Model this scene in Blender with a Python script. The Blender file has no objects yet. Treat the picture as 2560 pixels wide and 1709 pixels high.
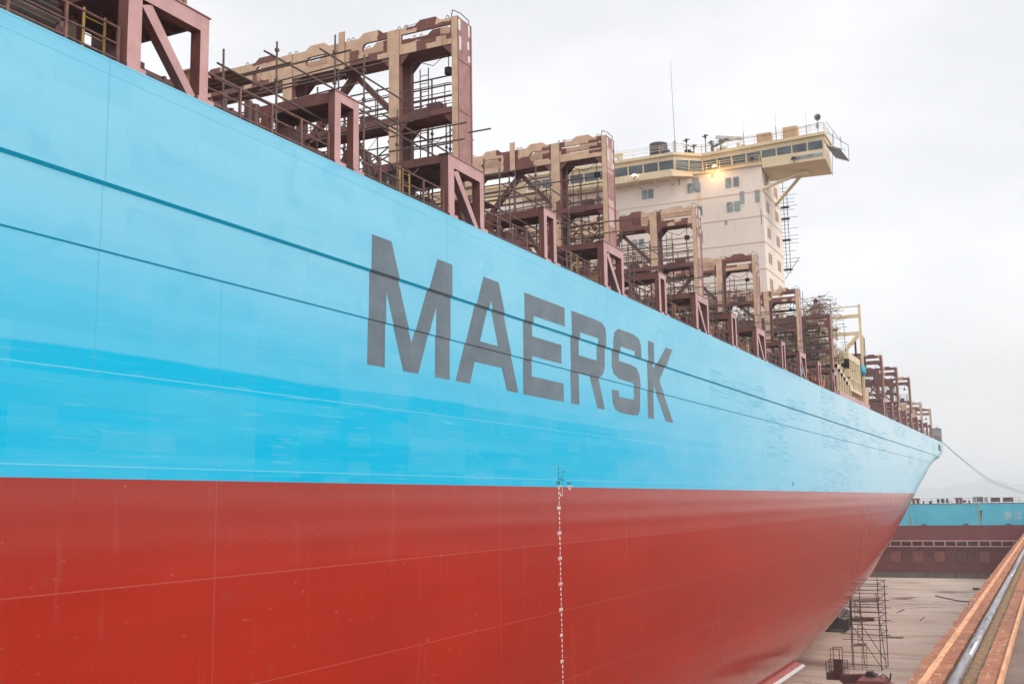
import bpy, bmesh, math, random
from mathutils import Vector, Matrix
PI = math.pi
rad = math.radians
scn = bpy.context.scene
# ------------------------------------------------------------------ camera
cam_d = bpy.data.cameras.new("camera"); cam = bpy.data.objects.new("camera", cam_d)
scn.collection.objects.link(cam); scn.camera = cam
_yaw, _pit, _rol = rad(25.9), rad(8.31), rad(-0.90)
_f = Vector((-math.sin(_yaw)*math.cos(_pit), math.cos(_yaw)*math.cos(_pit), math.sin(_pit)))
_r = Vector((math.cos(_yaw), math.sin(_yaw), 0)); _u = _r.cross(_f)
_r2 = _r*math.cos(_rol)+_u*math.sin(_rol); _u2 = -_r*math.sin(_rol)+_u*math.cos(_rol)
CAM = Vector((18.035, 0, 14.303))
cam.matrix_world = Matrix(((_r2.x, _u2.x, -_f.x, CAM.x), (_r2.y, _u2.y, -_f.y, CAM.y), (_r2.z, _u2.z, -_f.z, CAM.z), (0, 0, 0, 1)))
cam_d.sensor_width = 36; cam_d.lens = 36*2750/2560; cam_d.clip_end = 12000; cam_d.clip_start = 0.1
# ------------------------------------------------------------------ world / sun / exposure
SUN_EL, SUN_AZ = 46, 104     # azimuth measured from +Y towards +X
w = bpy.data.worlds.new("World"); scn.world = w; w.use_nodes = True
nt = w.node_tree; nt.nodes.clear()
def wn(t): return nt.nodes.new(t)
out = wn('ShaderNodeOutputWorld'); bg = wn('ShaderNodeBackground'); sky = wn('ShaderNodeTexSky')
sky.sky_type = 'NISHITA'; sky.sun_disc = False; sky.sun_elevation = rad(SUN_EL); sky.sun_rotation = rad(SUN_AZ)
sky.air_density = 1.0; sky.dust_density = 4.0
bg2 = wn('ShaderNodeBackground'); add = wn('ShaderNodeAddShader')
nt.links.new(sky.outputs[0], bg2.inputs[0]); bg2.inputs[1].default_value = 0.02
tc = wn('ShaderNodeTexCoord'); mp = wn('ShaderNodeMapping'); mp.inputs['Scale'].default_value = (1.0, 1.0, 2.6)
nz = wn('ShaderNodeTexNoise'); nz.inputs['Scale'].default_value = 2.9; nz.inputs['Detail'].default_value = 5; nz.inputs['Roughness'].default_value = .5
cr = wn('ShaderNodeValToRGB')
cr.color_ramp.elements[0].position = .36; cr.color_ramp.elements[0].color = (.765, .77, .78, 1)
cr.color_ramp.elements[1].position = .62; cr.color_ramp.elements[1].color = (.92, .92, .92, 1)
nt.links.new(tc.outputs['Generated'], mp.inputs[0]); nt.links.new(mp.outputs[0], nz.inputs[0]); nt.links.new(nz.outputs[0], cr.inputs[0])
nt.links.new(cr.outputs[0], bg.inputs[0]); bg.inputs[1].default_value = 0.855
nt.links.new(bg.outputs[0], add.inputs[0]); nt.links.new(bg2.outputs[0], add.inputs[1]); nt.links.new(add.outputs[0], out.inputs[0])
sd = bpy.data.lights.new("sun", 'SUN'); sd.energy = 1.5; sd.angle = rad(25); sd.color = (1, .96, .91)
sun = bpy.data.objects.new("sun", sd); scn.collection.objects.link(sun)
_d = Vector((math.cos(rad(SUN_EL))*math.sin(rad(SUN_AZ)), math.cos(rad(SUN_EL))*math.cos(rad(SUN_AZ)), math.sin(rad(SUN_EL))))
sun.rotation_euler = _d.to_track_quat('Z', 'Y').to_euler(); sun.location = (60, 20, 90)
scn.view_settings.view_transform = 'Standard'; scn.view_settings.look = 'None'
scn.view_settings.exposure = 0.35; scn.view_settings.gamma = 1
# ------------------------------------------------------------------ node helper
class M:
    def __init__(s, name):
        s.m = bpy.data.materials.new(name); s.m.use_nodes = True; s.t = s.m.node_tree
        s.b = s.t.nodes['Principled BSDF']; s.g = None; s.no = None
    def n(s, t): return s.t.nodes.new(t)
    def l(s, a, b): s.t.links.new(a, b)
    def put(s, sock, v):
        if hasattr(v, 'links'): s.l(v, sock)
        elif isinstance(v, (tuple, list)) and len(v) == 3 and sock.type == 'RGBA': sock.default_value = (*v, 1)
        else: sock.default_value = v
    def ma(s, op, a, b=0.0, c=0.0, clamp=False):
        n = s.n('ShaderNodeMath'); n.operation = op; n.use_clamp = clamp
        s.put(n.inputs[0], a); s.put(n.inputs[1], b); s.put(n.inputs[2], c); return n.outputs[0]
    def pos(s):
        if s.g is None:
            s.g = s.n('ShaderNodeNewGeometry'); x = s.n('ShaderNodeSeparateXYZ'); s.l(s.g.outputs['Position'], x.inputs[0]); s.xyz = x.outputs
        return s.xyz
    def vec(s, x, y, z):
        n = s.n('ShaderNodeCombineXYZ'); s.put(n.inputs[0], x); s.put(n.inputs[1], y); s.put(n.inputs[2], z); return n.outputs[0]
    def sp(s, sx, sy, sz):
        p = s.pos(); return s.vec(s.ma('MULTIPLY', p[0], sx), s.ma('MULTIPLY', p[1], sy), s.ma('MULTIPLY', p[2], sz))
    def noise(s, v, scale=1, det=4, rough=.55, dist=0):
        n = s.n('ShaderNodeTexNoise'); s.put(n.inputs['Vector'], v); n.inputs['Scale'].default_value = scale
        n.inputs['Detail'].default_value = det; n.inputs['Roughness'].default_value = rough; n.inputs['Distortion'].default_value = dist
        return n.outputs[0]
    def rng(s, v, a, b, c=0.0, d=1.0, smooth=True):
        n = s.n('ShaderNodeMapRange'); n.interpolation_type = 'SMOOTHSTEP' if smooth else 'LINEAR'
        s.put(n.inputs[0], v); n.inputs[1].default_value = a; n.inputs[2].default_value = b; n.inputs[3].default_value = c; n.inputs[4].default_value = d
        return n.outputs[0]
    def mix(s, f, a, b):
        n = s.n('ShaderNodeMix'); n.data_type = 'RGBA'; s.put(n.inputs[0], f); s.put(n.inputs[6], a); s.put(n.inputs[7], b); return n.outputs[2]
    def bump(s, h, st=.3, d=.02):
        n = s.n('ShaderNodeBump'); n.inputs['Strength'].default_value = st; n.inputs['Distance'].default_value = d; s.l(h, n.inputs['Height'])
        s.l(n.outputs[0], s.b.inputs['Normal'])
    def done(s, col, rough=.5, spec=.5, metal=0):
        s.put(s.b.inputs['Base Color'], col); s.put(s.b.inputs['Roughness'], rough)
        s.b.inputs['Specular IOR Level'].default_value = spec; s.b.inputs['Metallic'].default_value = metal
        return s.m
def paint(name, a, b, rough=.5, sc=1.2, rust=0.0, spec=.45, streak=True, metal=0):
    """weathered paint: two tones mixed by noise, vertical streaks, rust specks"""
    k = M(name); v = k.sp(1, 1, 1); f = k.rng(k.noise(v, sc, 6, .6), .32, .68)
    c = k.mix(f, a, b)
    if streak:
        st = k.rng(k.noise(k.sp(2.2, 2.2, .25), 1.6, 5, .6), .56, .72, 0, .35)
        c = k.mix(st, c, tuple(x*.62 for x in a))
    if rust > 0:
        r = k.rng(k.noise(v, 3.1, 8, .7), .60, .70, 0, rust); c = k.mix(r, c, (.20, .075, .035))
    k.bump(k.noise(v, 9, 4, .6), .12, .02)
    return k.done(c, k.rng(k.noise(v, 2.1, 3), .3, .7, rough-.1, rough+.12), spec, metal)
def blocky(name, tan, brown, thr, sx=.55, sz=.42):
    """steel with rectangular patches of two primers, edges wobbling a little"""
    k = M(name); p = k.pos(); w1 = k.noise(k.sp(1, 1, 1), 5, 2)
    wob = k.ma('MULTIPLY', k.ma('SUBTRACT', w1, .5), .16)
    hx = k.ma('SNAP', k.ma('ADD', k.ma('ADD', p[0], k.ma('MULTIPLY', p[1], .37)), wob), sx)
    hz = k.ma('SNAP', k.ma('ADD', p[2], wob), sz)
    nn = k.noise(k.vec(hx, k.ma('SNAP', p[1], 7.3), hz), .95, 2, .5)
    f = k.ma('GREATER_THAN', nn, thr)
    t = k.mix(k.rng(k.noise(k.sp(1, 1, 1), 2.2, 6), .3, .7), tan, tuple(x*.80 for x in tan))
    b = k.mix(k.rng(k.noise(k.sp(1, 1, 1), 2.6, 6), .3, .7), brown, tuple(x*.72 for x in brown))
    c = k.mix(f, t, b)
    st = k.rng(k.noise(k.sp(2.5, 2.5, .3), 1.7, 5), .56, .74, 0, .35); c = k.mix(st, c, (.16, .08, .05))
    k.bump(k.noise(k.sp(1, 1, 1), 8, 4), .12, .02)
    return k.done(c, .55, .4)
BROWN = (.235, .085, .07); PINK = (.60, .355, .345); TAN = (.80, .545, .37)
mt = {}
mt['brown'] = paint('brown_primer', BROWN, (.165, .066, .058), .5, 1.4, .5)
mt['pink'] = paint('pale_primer', PINK, (.50, .28, .27), .45, 1.0, .25)
mt['side'] = blocky('side_primer', (.66, .44, .40), (.42, .22, .20), .36, .9, 1.3)
mt['tan'] = blocky('tan_and_brown_primer', TAN, (.25, .095, .075), .505, .42, .34)
mt['tanmost'] = blocky('tan_column_primer', TAN, (.27, .105, .085), .66, .6, .9)
mt['brownmost'] = blocky('brown_patched_primer', TAN, (.23, .085, .07), .40)
mt['pipe'] = paint('scaffold_tube', (.17, .115, .09), (.10, .07, .06), .5, 4, .4, .5, False)
mt['darkpipe'] = paint('dark_tube', (.055, .045, .05), (.085, .06, .055), .5, 4, .3, .5, False)
mt['rail'] = paint('brown_rail_paint', (.25, .115, .09), (.15, .07, .06), .5, 3, .5, .45, False)
mt['yellow'] = paint('yellow_paint', (.50, .31, .06), (.34, .20, .06), .5, 2, .3)
mt['beige'] = paint('cream_paint', (.80, .66, .43), (.72, .57, .36), .42, .6, .12)
mt['plank'] = paint('wood_planks', (.24, .16, .10), (.13, .085, .06), .8, 3, 0)
mt['crate'] = paint('plywood', (.72, .47, .28), (.60, .38, .22), .7, 1.5, 0)
mt['black'] = paint('black_paint', (.028, .03, .034), (.045, .045, .05), .5, 1, 0)
mt['grey'] = paint('grey_paint', (.36, .38, .37), (.30, .32, .31), .5, .7, .05)
mt['white'] = paint('white_paint', (.78, .77, .75), (.66, .65, .63), .5, 1, .1)
mt['cloth'] = paint('tarp', (.70, .68, .66), (.5, .49, .48), .6, 2, 0)
mt['orange'] = paint('orange_cloth', (.62, .16, .06), (.45, .12, .06), .7, 2, 0)
mt['blueclear'] = paint('blue_paint', (.03, .38, .58), (.05, .46, .64), .5, 1, 0)
mt['darkred'] = paint('dark_red_steel', (.13, .035, .03), (.075, .03, .028), .5, 1.2, .4)
mt['bilgered'] = paint('bilge_red', (.46, .045, .028), (.38, .045, .032), .35, .5, 0)
mt['liftred'] = paint('boom_lift_paint', (.30, .085, .065), (.20, .06, .05), .45, 1.2, .3)
mt['coaming'] = paint('hatch_coaming', (.16, .072, .066), (.10, .048, .045), .5, 1.6, .5)
k = M('bridge_glass'); mt['glass'] = k.done(k.mix(k.rng(k.noise(k.sp(.5, .5, .5), 1, 3), .35, .65), (.035, .05, .06), (.10, .14, .16)), .08, .7)
k = M('side_glass'); mt['glass3'] = k.done((.20, .135, .10), .3, .4)
k = M('cabin_glass'); mt['glass2'] = k.done(k.mix(k.rng(k.noise(k.sp(1, 1, 1), .8, 2), .4, .6), (.13, .15, .15), (.28, .35, .34)), .15, .6)
def lampmat(name, col, e):
    k = M(name); k.b.inputs['Emission Color'].default_value = (*col, 1); k.b.inputs['Emission Strength'].default_value = e; return k.done(col, .5)
mt['lamp_orange'] = lampmat('lit_sodium_lamp', (1, .62, .22), 6)
mt['lamp_white'] = lampmat('lit_white_lamp', (1, .93, .82), 6)
# tower paint with rust streaks under fittings
k = M('tower_paint'); f = k.rng(k.noise(k.sp(1, 1, 1), .18, 5), .35, .65)
c = k.mix(f, (.90, .79, .69), (.84, .73, .63))
st = k.rng(k.noise(k.sp(1.5, 1.5, .16), 1.0, 6, .65), .58, .70, 0, .35); c = k.mix(st, c, (.74, .50, .26))
c = k.mix(k.rng(k.noise(k.sp(3, 3, .35), 1.2, 5), .55, .75, 0, .18), c, (.42, .38, .34))
px_, pz_ = k.pos()[0], k.pos()[2]
for (sx_, w_, z0_, z1_, a_) in ((-13.2, .28, 43.9, 46.4, .75), (-16.1, .12, 45.8, 47.8, .45), (-8.6, .2, 43.6, 44.6, .5), (-7.0, .2, 43.5, 44.5, .5), (-14.6, .18, 46.2, 48, .4), (-19.9, .08, 46, 48.2, .4), (-6.75, .1, 40, 46, .35), (-11.2, .1, 42, 45.2, .2)):
    mk = k.ma('MULTIPLY', k.rng(k.ma('ABSOLUTE', k.ma('SUBTRACT', px_, sx_)), w_*.5, w_*1.2, a_, 0), k.ma('MULTIPLY', k.rng(pz_, z0_, z0_+.8), k.ma('LESS_THAN', pz_, z1_)))
    c = k.mix(k.ma('MULTIPLY', mk, k.rng(k.noise(k.sp(2, 2, .5), 2, 4), .3, .6)), c, (.72, .47, .20))
k.bump(k.noise(k.sp(1, 1, 1), .9, 4), .25, .03); mt['tower'] = k.done(c, .5, .35)
k = M('mark_white_bright'); mt['markwhite2'] = k.done((.92, .86, .84), .4, .4)
k = M('letter_paint'); c = k.mix(k.rng(k.noise(k.sp(1, .6, 1.0), .9, 6), .3, .7), (.092, .135, .17), (.135, .185, .225))
c = k.mix(k.rng(k.noise(k.sp(1, 3, .25), 2.0, 5), .55, .75, 0, .4), c, (.17, .21, .245))
c = k.mix(k.rng(k.noise(k.sp(1, 1, 3.2), 1.7, 4), .60, .70, 0, .5), c, (.085, .092, .10)); mt['letter'] = k.done(c, .42, .5)
mt['markblack'] = paint('mark_black', (.02, .05, .07), (.03, .06, .08), .5, 1, 0, .4, False)
mt['markwhite'] = paint('mark_white', (.80, .74, .72), (.70, .64, .62), .5, 1, 0, .4, False)
# hull paint: blue above the load line, red below
k = M('hull_paint'); p = k.pos(); Y, Z = p[1], p[2]
n1 = k.noise(k.sp(1, .35, 1.0), .33, 5); n2 = k.noise(k.sp(1, .5, 3.0), 1.1, 7, .62); n3 = k.noise(k.sp(1, .12, 1), .9, 4)
pale = k.mix(k.rng(n1, .3, .7), (.255, .64, .83), (.21, .59, .80))
pale = k.mix(k.rng(k.noise(k.vec(0, k.ma('SNAP', Y, 2.2), k.ma('SNAP', Z, .7)), 2.7, 1), .52, .62, 0, .18), pale, (.13, .54, .75))
pale = k.mix(k.rng(k.noise(k.sp(1, 2.2, .35), 1.2, 6, .65), .60, .72, 0, .25), pale, (.36, .66, .78))
pale = k.mix(k.rng(k.noise(k.sp(1, 1.2, 1.2), 1.1, 8, .75, 1.5), .635, .66, 0, .5), pale, (.10, .48, .68))
pale = k.mix(k.rng(k.noise(k.sp(1, .9, 1.4), .55, 6, .6, .6), .56, .66, 0, .30), pale, (.13, .52, .73))
fresh = k.mix(k.rng(n2, .3, .68), (.0, .475, .76), (.0, .50, .78))
rowz = k.noise(k.vec(0, k.ma('MULTIPLY', Y, .045), k.ma('MULTIPLY', k.ma('SNAP', Z, .31), 3.3)), 1.0, 3)
fresh = k.mix(k.rng(rowz, .46, .62, 0, .5), fresh, (.05, .53, .79))
pch = k.noise(k.vec(0, k.ma('SNAP', k.ma('ADD', Y, k.ma('MULTIPLY', k.noise(k.sp(1, 1, 1), 3, 2), .3)), 1.15), k.ma('SNAP', Z, .42)), 4.1, 1)
fresh = k.mix(k.rng(pch, .60, .66, 0, .28), fresh, (.10, .54, .76))
fresh = k.mix(k.rng(k.noise(k.sp(1, .30, 5.5), 1.9, 6, .7), .56, .66, 0, .5), fresh, (.16, .58, .77))
fresh = k.mix(k.rng(k.noise(k.sp(1, .5, 9), 2.2, 4, .7), .60, .70, 0, .5), fresh, (.0, .40, .66))
wob = k.ma('MULTIPLY', k.ma('SUBTRACT', n3, .5), .35)
zw = k.ma('ADD', Z, wob)
edge = k.rng(zw, 17.6, 17.75, 1, 0)                                  # crisp roller edge
edge2 = k.rng(k.ma('ADD', zw, k.ma('MULTIPLY', k.ma('SUBTRACT', n1, .5), 3)), 17.7, 21.2, .68, 0)
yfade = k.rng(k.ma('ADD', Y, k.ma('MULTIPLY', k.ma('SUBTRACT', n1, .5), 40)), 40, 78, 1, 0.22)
blk = k.noise(k.vec(0, k.ma('SNAP', Y, 3.7), k.ma('SNAP', k.ma('ADD', Z, wob), .9)), 3.3, 1)
blk = k.rng(blk, .35, .6, .86, 1.0)
fm = k.ma('MULTIPLY', k.ma('MULTIPLY', k.ma('MAXIMUM', edge, edge2), yfade), blk)
pale = k.mix(k.rng(Y, 55, 135, 0, .8), pale, (.62, .80, .87))  # chalky overspray towards the stern, with sheen of the sky put into the colour
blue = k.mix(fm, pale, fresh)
# short roller dashes in panels towards the stern
col = k.rng(k.noise(k.vec(0, k.ma('SNAP', Y, 7.1), k.ma('SNAP', Z, 1.7)), 2.9, 1), .50, .58)
das = k.rng(k.noise(k.sp(1, .16, 4.6), 1.6, 4, .6), .46, .60)
dm = k.ma('MULTIPLY', k.ma('MULTIPLY', col, das), k.rng(Y, 52, 66, 0, .62))
blue = k.mix(dm, blue, (.10, .48, .68))
def vline(off, zlo, zhi, wdt=.022):
    t = k.ma('ABSOLUTE', k.ma('SUBTRACT', k.ma('PINGPONG', k.ma('SUBTRACT', Y, off), 7.55), 0.0))
    a = k.ma('LESS_THAN', t, wdt); b = k.ma('MULTIPLY', k.ma('GREATER_THAN', Z, zlo), k.ma('LESS_THAN', Z, zhi)); return k.ma('MULTIPLY', a, b)
vl = k.ma('MAXIMUM', vline(16.9, 17.2, 30), vline(20.8, -5, 19.8))
hl = 0.0
for z0 in (17.2, 15.2, 12.65, 10.0, 7.3, 4.9):
    hl = k.ma('MAXIMUM', hl, k.ma('LESS_THAN', k.ma('ABSOLUTE', k.ma('SUBTRACT', Z, z0)), .013))
blue = k.mix(k.ma('MULTIPLY', hl, .42), blue, (.36, .74, .86)); blue = k.mix(k.ma('MULTIPLY', vl, .4), blue, (.09, .42, .58)); dk = k.ma('LESS_THAN', k.ma('ABSOLUTE', k.ma('SUBTRACT', Z, 23.74)), .012); blue = k.mix(k.ma('MULTIPLY', dk, .45), blue, (.06, .38, .56))
# reds, washed out towards waterline and stern: sky reflection mixed into the colour
rd = k.mix(k.rng(n1, .3, .7), (.47, .029, .012), (.41, .024, .010))
rd = k.mix(k.rng(zw, 12.2, 14.9, 0, .8), rd, (.345, .045, .033))
rd = k.mix(k.rng(k.noise(k.sp(1, 1.4, .16), 1.1, 6, .65), .57, .72, 0, .22), rd, (.52, .17, .14))
rd = k.mix(k.ma('MULTIPLY', k.rng(Y, 60, 150), k.rng(zw, 13.0, 13.25, 0, .4)), rd, (.56, .25, .20))
rd = k.mix(k.rng(k.noise(k.sp(1, 1, 3), 2.2, 6), .66, .70, 0, .5), rd, (.52, .16, .13))
rd = k.mix(k.rng(k.noise(k.vec(0, k.ma('MULTIPLY', Y, .06), k.ma('MULTIPLY', k.ma('SNAP', Z, .85), 2.1)), 1.0, 2), .42, .60, 0, .45), rd, (.40, .030, .018))
rd = k.mix(k.rng(k.noise(k.sp(1, .6, .5), .5, 7, .7, 1.0), .58, .64, 0, .30), rd, (.36, .055, .042))
rd = k.mix(k.ma('MULTIPLY', hl, .32), rd, (.60, .20, .16)); rd = k.mix(k.ma('MULTIPLY', vl, .35), rd, (.45, .13, .10))
band = k.ma('MAXIMUM', k.ma('LESS_THAN', k.ma('ABSOLUTE', k.ma('SUBTRACT', Z, 21.2775)), .0365), k.ma('LESS_THAN', k.ma('ABSOLUTE', k.ma('SUBTRACT', Z, 19.8075)), .0165))
blue = k.mix(band, blue, (.0, .55, .86))
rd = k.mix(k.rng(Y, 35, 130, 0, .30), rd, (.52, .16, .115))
isblue = k.ma('GREATER_THAN', Z, k.ma('SUBTRACT', 14.96, k.ma('MULTIPLY', Y, .0012)))
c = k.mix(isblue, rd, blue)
bh = k.ma('ADD', k.ma('MULTIPLY', k.noise(k.sp(1, .25, .5), .8, 3), 1.0), k.ma('MULTIPLY', hl, .12))
bh = k.ma('ADD', bh, k.ma('ADD', k.ma('MULTIPLY', k.ma('SINE', k.ma('MULTIPLY', Z, 7.57)), .08), k.ma('MULTIPLY', k.ma('SINE', k.ma('MULTIPLY', Y, 1.96)), .12)))
bh = k.ma('ADD', bh, k.ma('MULTIPLY', vl, .12)); k.bump(bh, .35, .06)
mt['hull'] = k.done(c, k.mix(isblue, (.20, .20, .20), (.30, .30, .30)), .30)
k.put(k.b.inputs['Specular IOR Level'], k.rng(isblue, 0, 1, .30, .05, False))
# ground materials
k = M('dock_floor_concrete'); v = k.sp(1, 1, 1); c = k.mix(k.rng(k.noise(v, .06, 6), .3, .7), (.72, .60, .515), (.62, .48, .39))
c = k.mix(k.rng(k.noise(k.sp(.35, 1.6, 1), .25, 7, .65), .47, .66, 0, .7), c, (.42, .28, .205))
c = k.mix(k.rng(p0 := k.noise(k.sp(.5, 1.0, 1), .12, 5, .6, .8), .60, .68, 0, .5), c, (.17, .12, .095))
jx = k.ma('LESS_THAN', k.ma('PINGPONG', k.pos()[1], 6), .07); c = k.mix(k.ma('MULTIPLY', jx, .5), c, (.2, .14, .11))
k.bump(k.noise(v, .8, 6), .3, .05); mt['floor'] = k.done(c, k.rng(p0, .5, .66, .75, .16), .5)
k = M('quay_rusty_concrete'); v = k.sp(1, 1, 1); c = k.mix(k.rng(k.noise(v, 5, 7, .65), .3, .7), (.47, .20, .115), (.33, .12, .065))
c = k.mix(k.rng(k.noise(k.sp(2, .5, 1), 4, 7, .7), .55, .68, 0, .7), c, (.62, .33, .18)); c = k.mix(k.rng(k.noise(k.sp(1.5, .35, 1), 1.3, 6, .7), .48, .62, 0, .75), c, (.27, .12, .085)); c = k.mix(k.rng(k.noise(k.sp(4, 1.2, 1), 5, 5, .7), .60, .64, 0, .8), c, (.66, .50, .40))
c = k.mix(k.rng(k.noise(v, 11, 6, .7), .62, .70, 0, .8), c, (.10, .05, .035)); k.bump(k.noise(v, 14, 7, .7), .8, .02); mt['rustconc'] = k.done(c, .8, .3)
k = M('quay_edge_paint'); c = k.mix(k.rng(k.noise(v := k.sp(3, .8, 1), 5, 7, .65), .35, .65), (.80, .43, .24), (.60, .28, .15)); k.bump(k.noise(k.sp(1, 1, 1), 12, 6), .6, .01); mt['edgepaint'] = k.done(c, .7, .3)
k = M('groove_moss'); v = k.sp(1, 1, 1); c = k.mix(k.rng(k.noise(v, 14, 6, .7), .38, .62), (.21, .18, .12), (.36, .21, .12))
c = k.mix(k.rng(k.noise(v, 38, 3), .6, .66, 0, .8), c, (.62, .44, .28)); k.bump(k.noise(v, 30, 5, .7), 1, .02); mt['moss'] = k.done(c, .9, .2)
k = M('rail_steel'); v = k.sp(1, 1, 1); c = k.mix(k.rng(k.noise(k.sp(20, 1.2, 1), 2, 5), .4, .7), (.44, .42, .46), (.20, .15, .15)); k.bump(k.noise(v, 20, 4), .2, .004); mt['railsteel'] = k.done(c, .30, .6, .75)
k = M('quay_asphalt'); v = k.sp(1, 1, 1); c = k.mix(k.rng(k.noise(v, 1.2, 7), .35, .65), (.17, .125, .11), (.24, .18, .15)); k.bump(k.noise(v, 20, 5), .4, .01); mt['asphalt'] = k.done(c, .85, .3)
k = M('dock_wall_concrete'); v = k.sp(1, 1, 1); c = k.mix(k.rng(k.noise(v, .3, 7), .35, .65), (.34, .25, .21), (.25, .18, .15)); k.bump(k.noise(v, 1.5, 6), .6, .08); mt['dockwall'] = k.done(c, .85, .3)
k = M('gate_blue'); c = k.mix(k.rng(k.noise(k.sp(.5, 1, .6), .5, 6), .3, .7), (.06, .56, .78), (.10, .62, .80))
c = k.mix(k.rng(k.noise(k.sp(1.0, 1, .10), .75, 6, .7), .60, .70, 0, .75), c, (.30, .27, .16))
px = k.ma('LESS_THAN', k.ma('PINGPONG', k.pos()[0], 2.6), .03); c = k.mix(k.ma('MULTIPLY', px, .35), c, (.06, .22, .3)); mt['gateblue'] = k.done(c, .5, .4)
k = M('gate_red'); c = k.mix(k.rng(k.noise(k.sp(.5, 1, .5), .5, 6), .3, .7), (.22, .038, .042), (.175, .030, .034))
c = k.mix(k.rng(k.noise(k.sp(1.3, 1, .14), .9, 6, .7), .58, .74, 0, .4), c, (.24, .11, .10)); mt['gatered'] = k.done(c, .6, .4)
k = M('gate_foot'); c = k.mix(k.rng(k.noise(k.sp(1.2, 1, .3), 1, 5), .35, .65), (.10, .095, .075), (.19, .15, .12)); mt['gatefoot'] = k.done(c, .7, .3)
k = M('hill_scrub'); c = k.mix(k.rng(k.noise(k.sp(1, 1, 1), .02, 6), .35, .65), (.07, .11, .08), (.12, .15, .11)); mt['hill'] = k.done(c, .9, .2)
k = M('sea_water'); k.bump(k.noise(k.sp(1, 1, 1), .3, 4), .3, .1); mt['sea'] = k.done((.16, .20, .21), .2, .5)
# ------------------------------------------------------------------ mesh builder
class MB:
    def __init__(s): s.v = []; s.f = []; s.mi = []
    def quad(s, pts, mi=0):
        i = len(s.v); s.v += [tuple(q) for q in pts]; s.f.append(tuple(range(i, i+len(pts)))); s.mi.append(mi)
    def hexa(s, c, mi=0):
        i = len(s.v); s.v += [tuple(q) for q in c]
        for a in ((0, 3, 2, 1), (4, 5, 6, 7), (0, 1, 5, 4), (1, 2, 6, 5), (2, 3, 7, 6), (3, 0, 4, 7)):
            s.f.append(tuple(i+q for q in a)); s.mi.append(mi)
    def box(s, x0, x1, y0, y1, z0, z1, mi=0):
        if x0 > x1: x0, x1 = x1, x0
        if y0 > y1: y0, y1 = y1, y0
        if z0 > z1: z0, z1 = z1, z0
        s.hexa([(x0, y0, z0), (x1, y0, z0), (x1, y1, z0), (x0, y1, z0), (x0, y0, z1), (x1, y0, z1), (x1, y1, z1), (x0, y1, z1)], mi); return s
    def bar(s, p, q, wd, hg=None, up=(0, 0, 1), mi=0):
        p = Vector(p); q = Vector(q); hg = hg or wd; d = (q-p).normalized(); u = Vector(up)
        if abs(d.dot(u)) > .98: u = Vector((0, 1, 0))
        a = d.cross(u).normalized()*wd/2; b = a.cross(d).normalized()*hg/2
        s.hexa([p-a-b, p+a-b, p+a+b, p-a+b, q-a-b, q+a-b, q+a+b, q-a+b], mi); return s
    def tube(s, p, q, r, n=6, r2=None, cap=True, mi=0):
        p = Vector(p); q = Vector(q); r2 = r if r2 is None else r2; d = (q-p).normalized()
        u = Vector((0, 0, 1)) if abs(d.z) < .9 else Vector((1, 0, 0)); a = d.cross(u).normalized(); b = a.cross(d)
        i = len(s.v)
        for c, rr in ((p, r), (q, r2)):
            for j in range(n): t = 2*PI*j/n; s.v.append(tuple(c+a*math.cos(t)*rr+b*math.sin(t)*rr))
        for j in range(n): s.f.append((i+j, i+(j+1) % n, i+n+(j+1) % n, i+n+j)); s.mi.append(mi)
        if cap: s.f.append(tuple(i+j for j in reversed(range(n)))); s.f.append(tuple(i+n+j for j in range(n))); s.mi += [mi, mi]
        return s
    def path(s, pts, r, n=5):
        for a, b in zip(pts, pts[1:]): s.tube(a, b, r, n)
        return s
    def ell(s, c, rx, ry, rz, n=14, m=8, mi=0):
        i = len(s.v)
        for a in range(m+1):
            t = PI*a/m
            for b in range(n):
                q = 2*PI*b/n; s.v.append((c[0]+rx*math.sin(t)*math.cos(q), c[1]+ry*math.sin(t)*math.sin(q), c[2]+rz*math.cos(t)))
        for a in range(m):
            for b in range(n): s.f.append((i+a*n+b, i+(a+1)*n+b, i+(a+1)*n+(b+1) % n, i+a*n+(b+1) % n)); s.mi.append(mi)
        return s
    def add(s, o):
        i = len(s.v); s.v += o.v; s.f += [tuple(i+q for q in f) for f in o.f]; s.mi += o.mi; return s
    def off(s, dx=0, dy=0, dz=0): s.v = [(a+dx, b+dy, c+dz) for a, b, c in s.v]; return s
    def build(s, name, mats, parent=None, smooth=False, loc=None):
        me = bpy.data.meshes.new(name); me.from_pydata(s.v, [], s.f)
        if not isinstance(mats, (list, tuple)): mats = [mats]
        for m_ in mats: me.materials.append(m_)
        me.polygons.foreach_set('material_index', s.mi)
        if smooth: me.polygons.foreach_set('use_smooth', [True]*len(s.f))
        me.validate(); me.update()
        return link(name, me, parent, loc)
def build_pieces(b, name, m, parent=None):
    par = list(range(len(b.v)))
    def find(i):
        while par[i] != i: par[i] = par[par[i]]; i = par[i]
        return i
    for f in b.f:
        for q in f[1:]: par[find(q)] = find(f[0])
    gr = {}
    for f in b.f: gr.setdefault(find(f[0]), []).append(f)
    for fs in gr.values():
        ids = sorted({q for f in fs for q in f}); mp_ = {q: i for i, q in enumerate(ids)}; n = MB()
        n.v = [b.v[q] for q in ids]; n.f = [tuple(mp_[q] for q in f) for f in fs]; n.mi = [0]*len(fs); n.build(name, m, parent)
def link(name, me, parent=None, loc=None):
    o = bpy.data.objects.new(name, me); scn.collection.objects.link(o)
    if parent is not None:
        o.parent = parent
        if parent.type == 'EMPTY': o.matrix_parent_inverse = Matrix.Translation(-parent.location)
    if loc: o.location = loc
    return o
def tag(o, label=None, cat=None, group=None, kind=None):
    if label: o['label'] = label
    if cat: o['category'] = cat
    if group: o['group'] = group
    if kind: o['kind'] = kind
    return o
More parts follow.
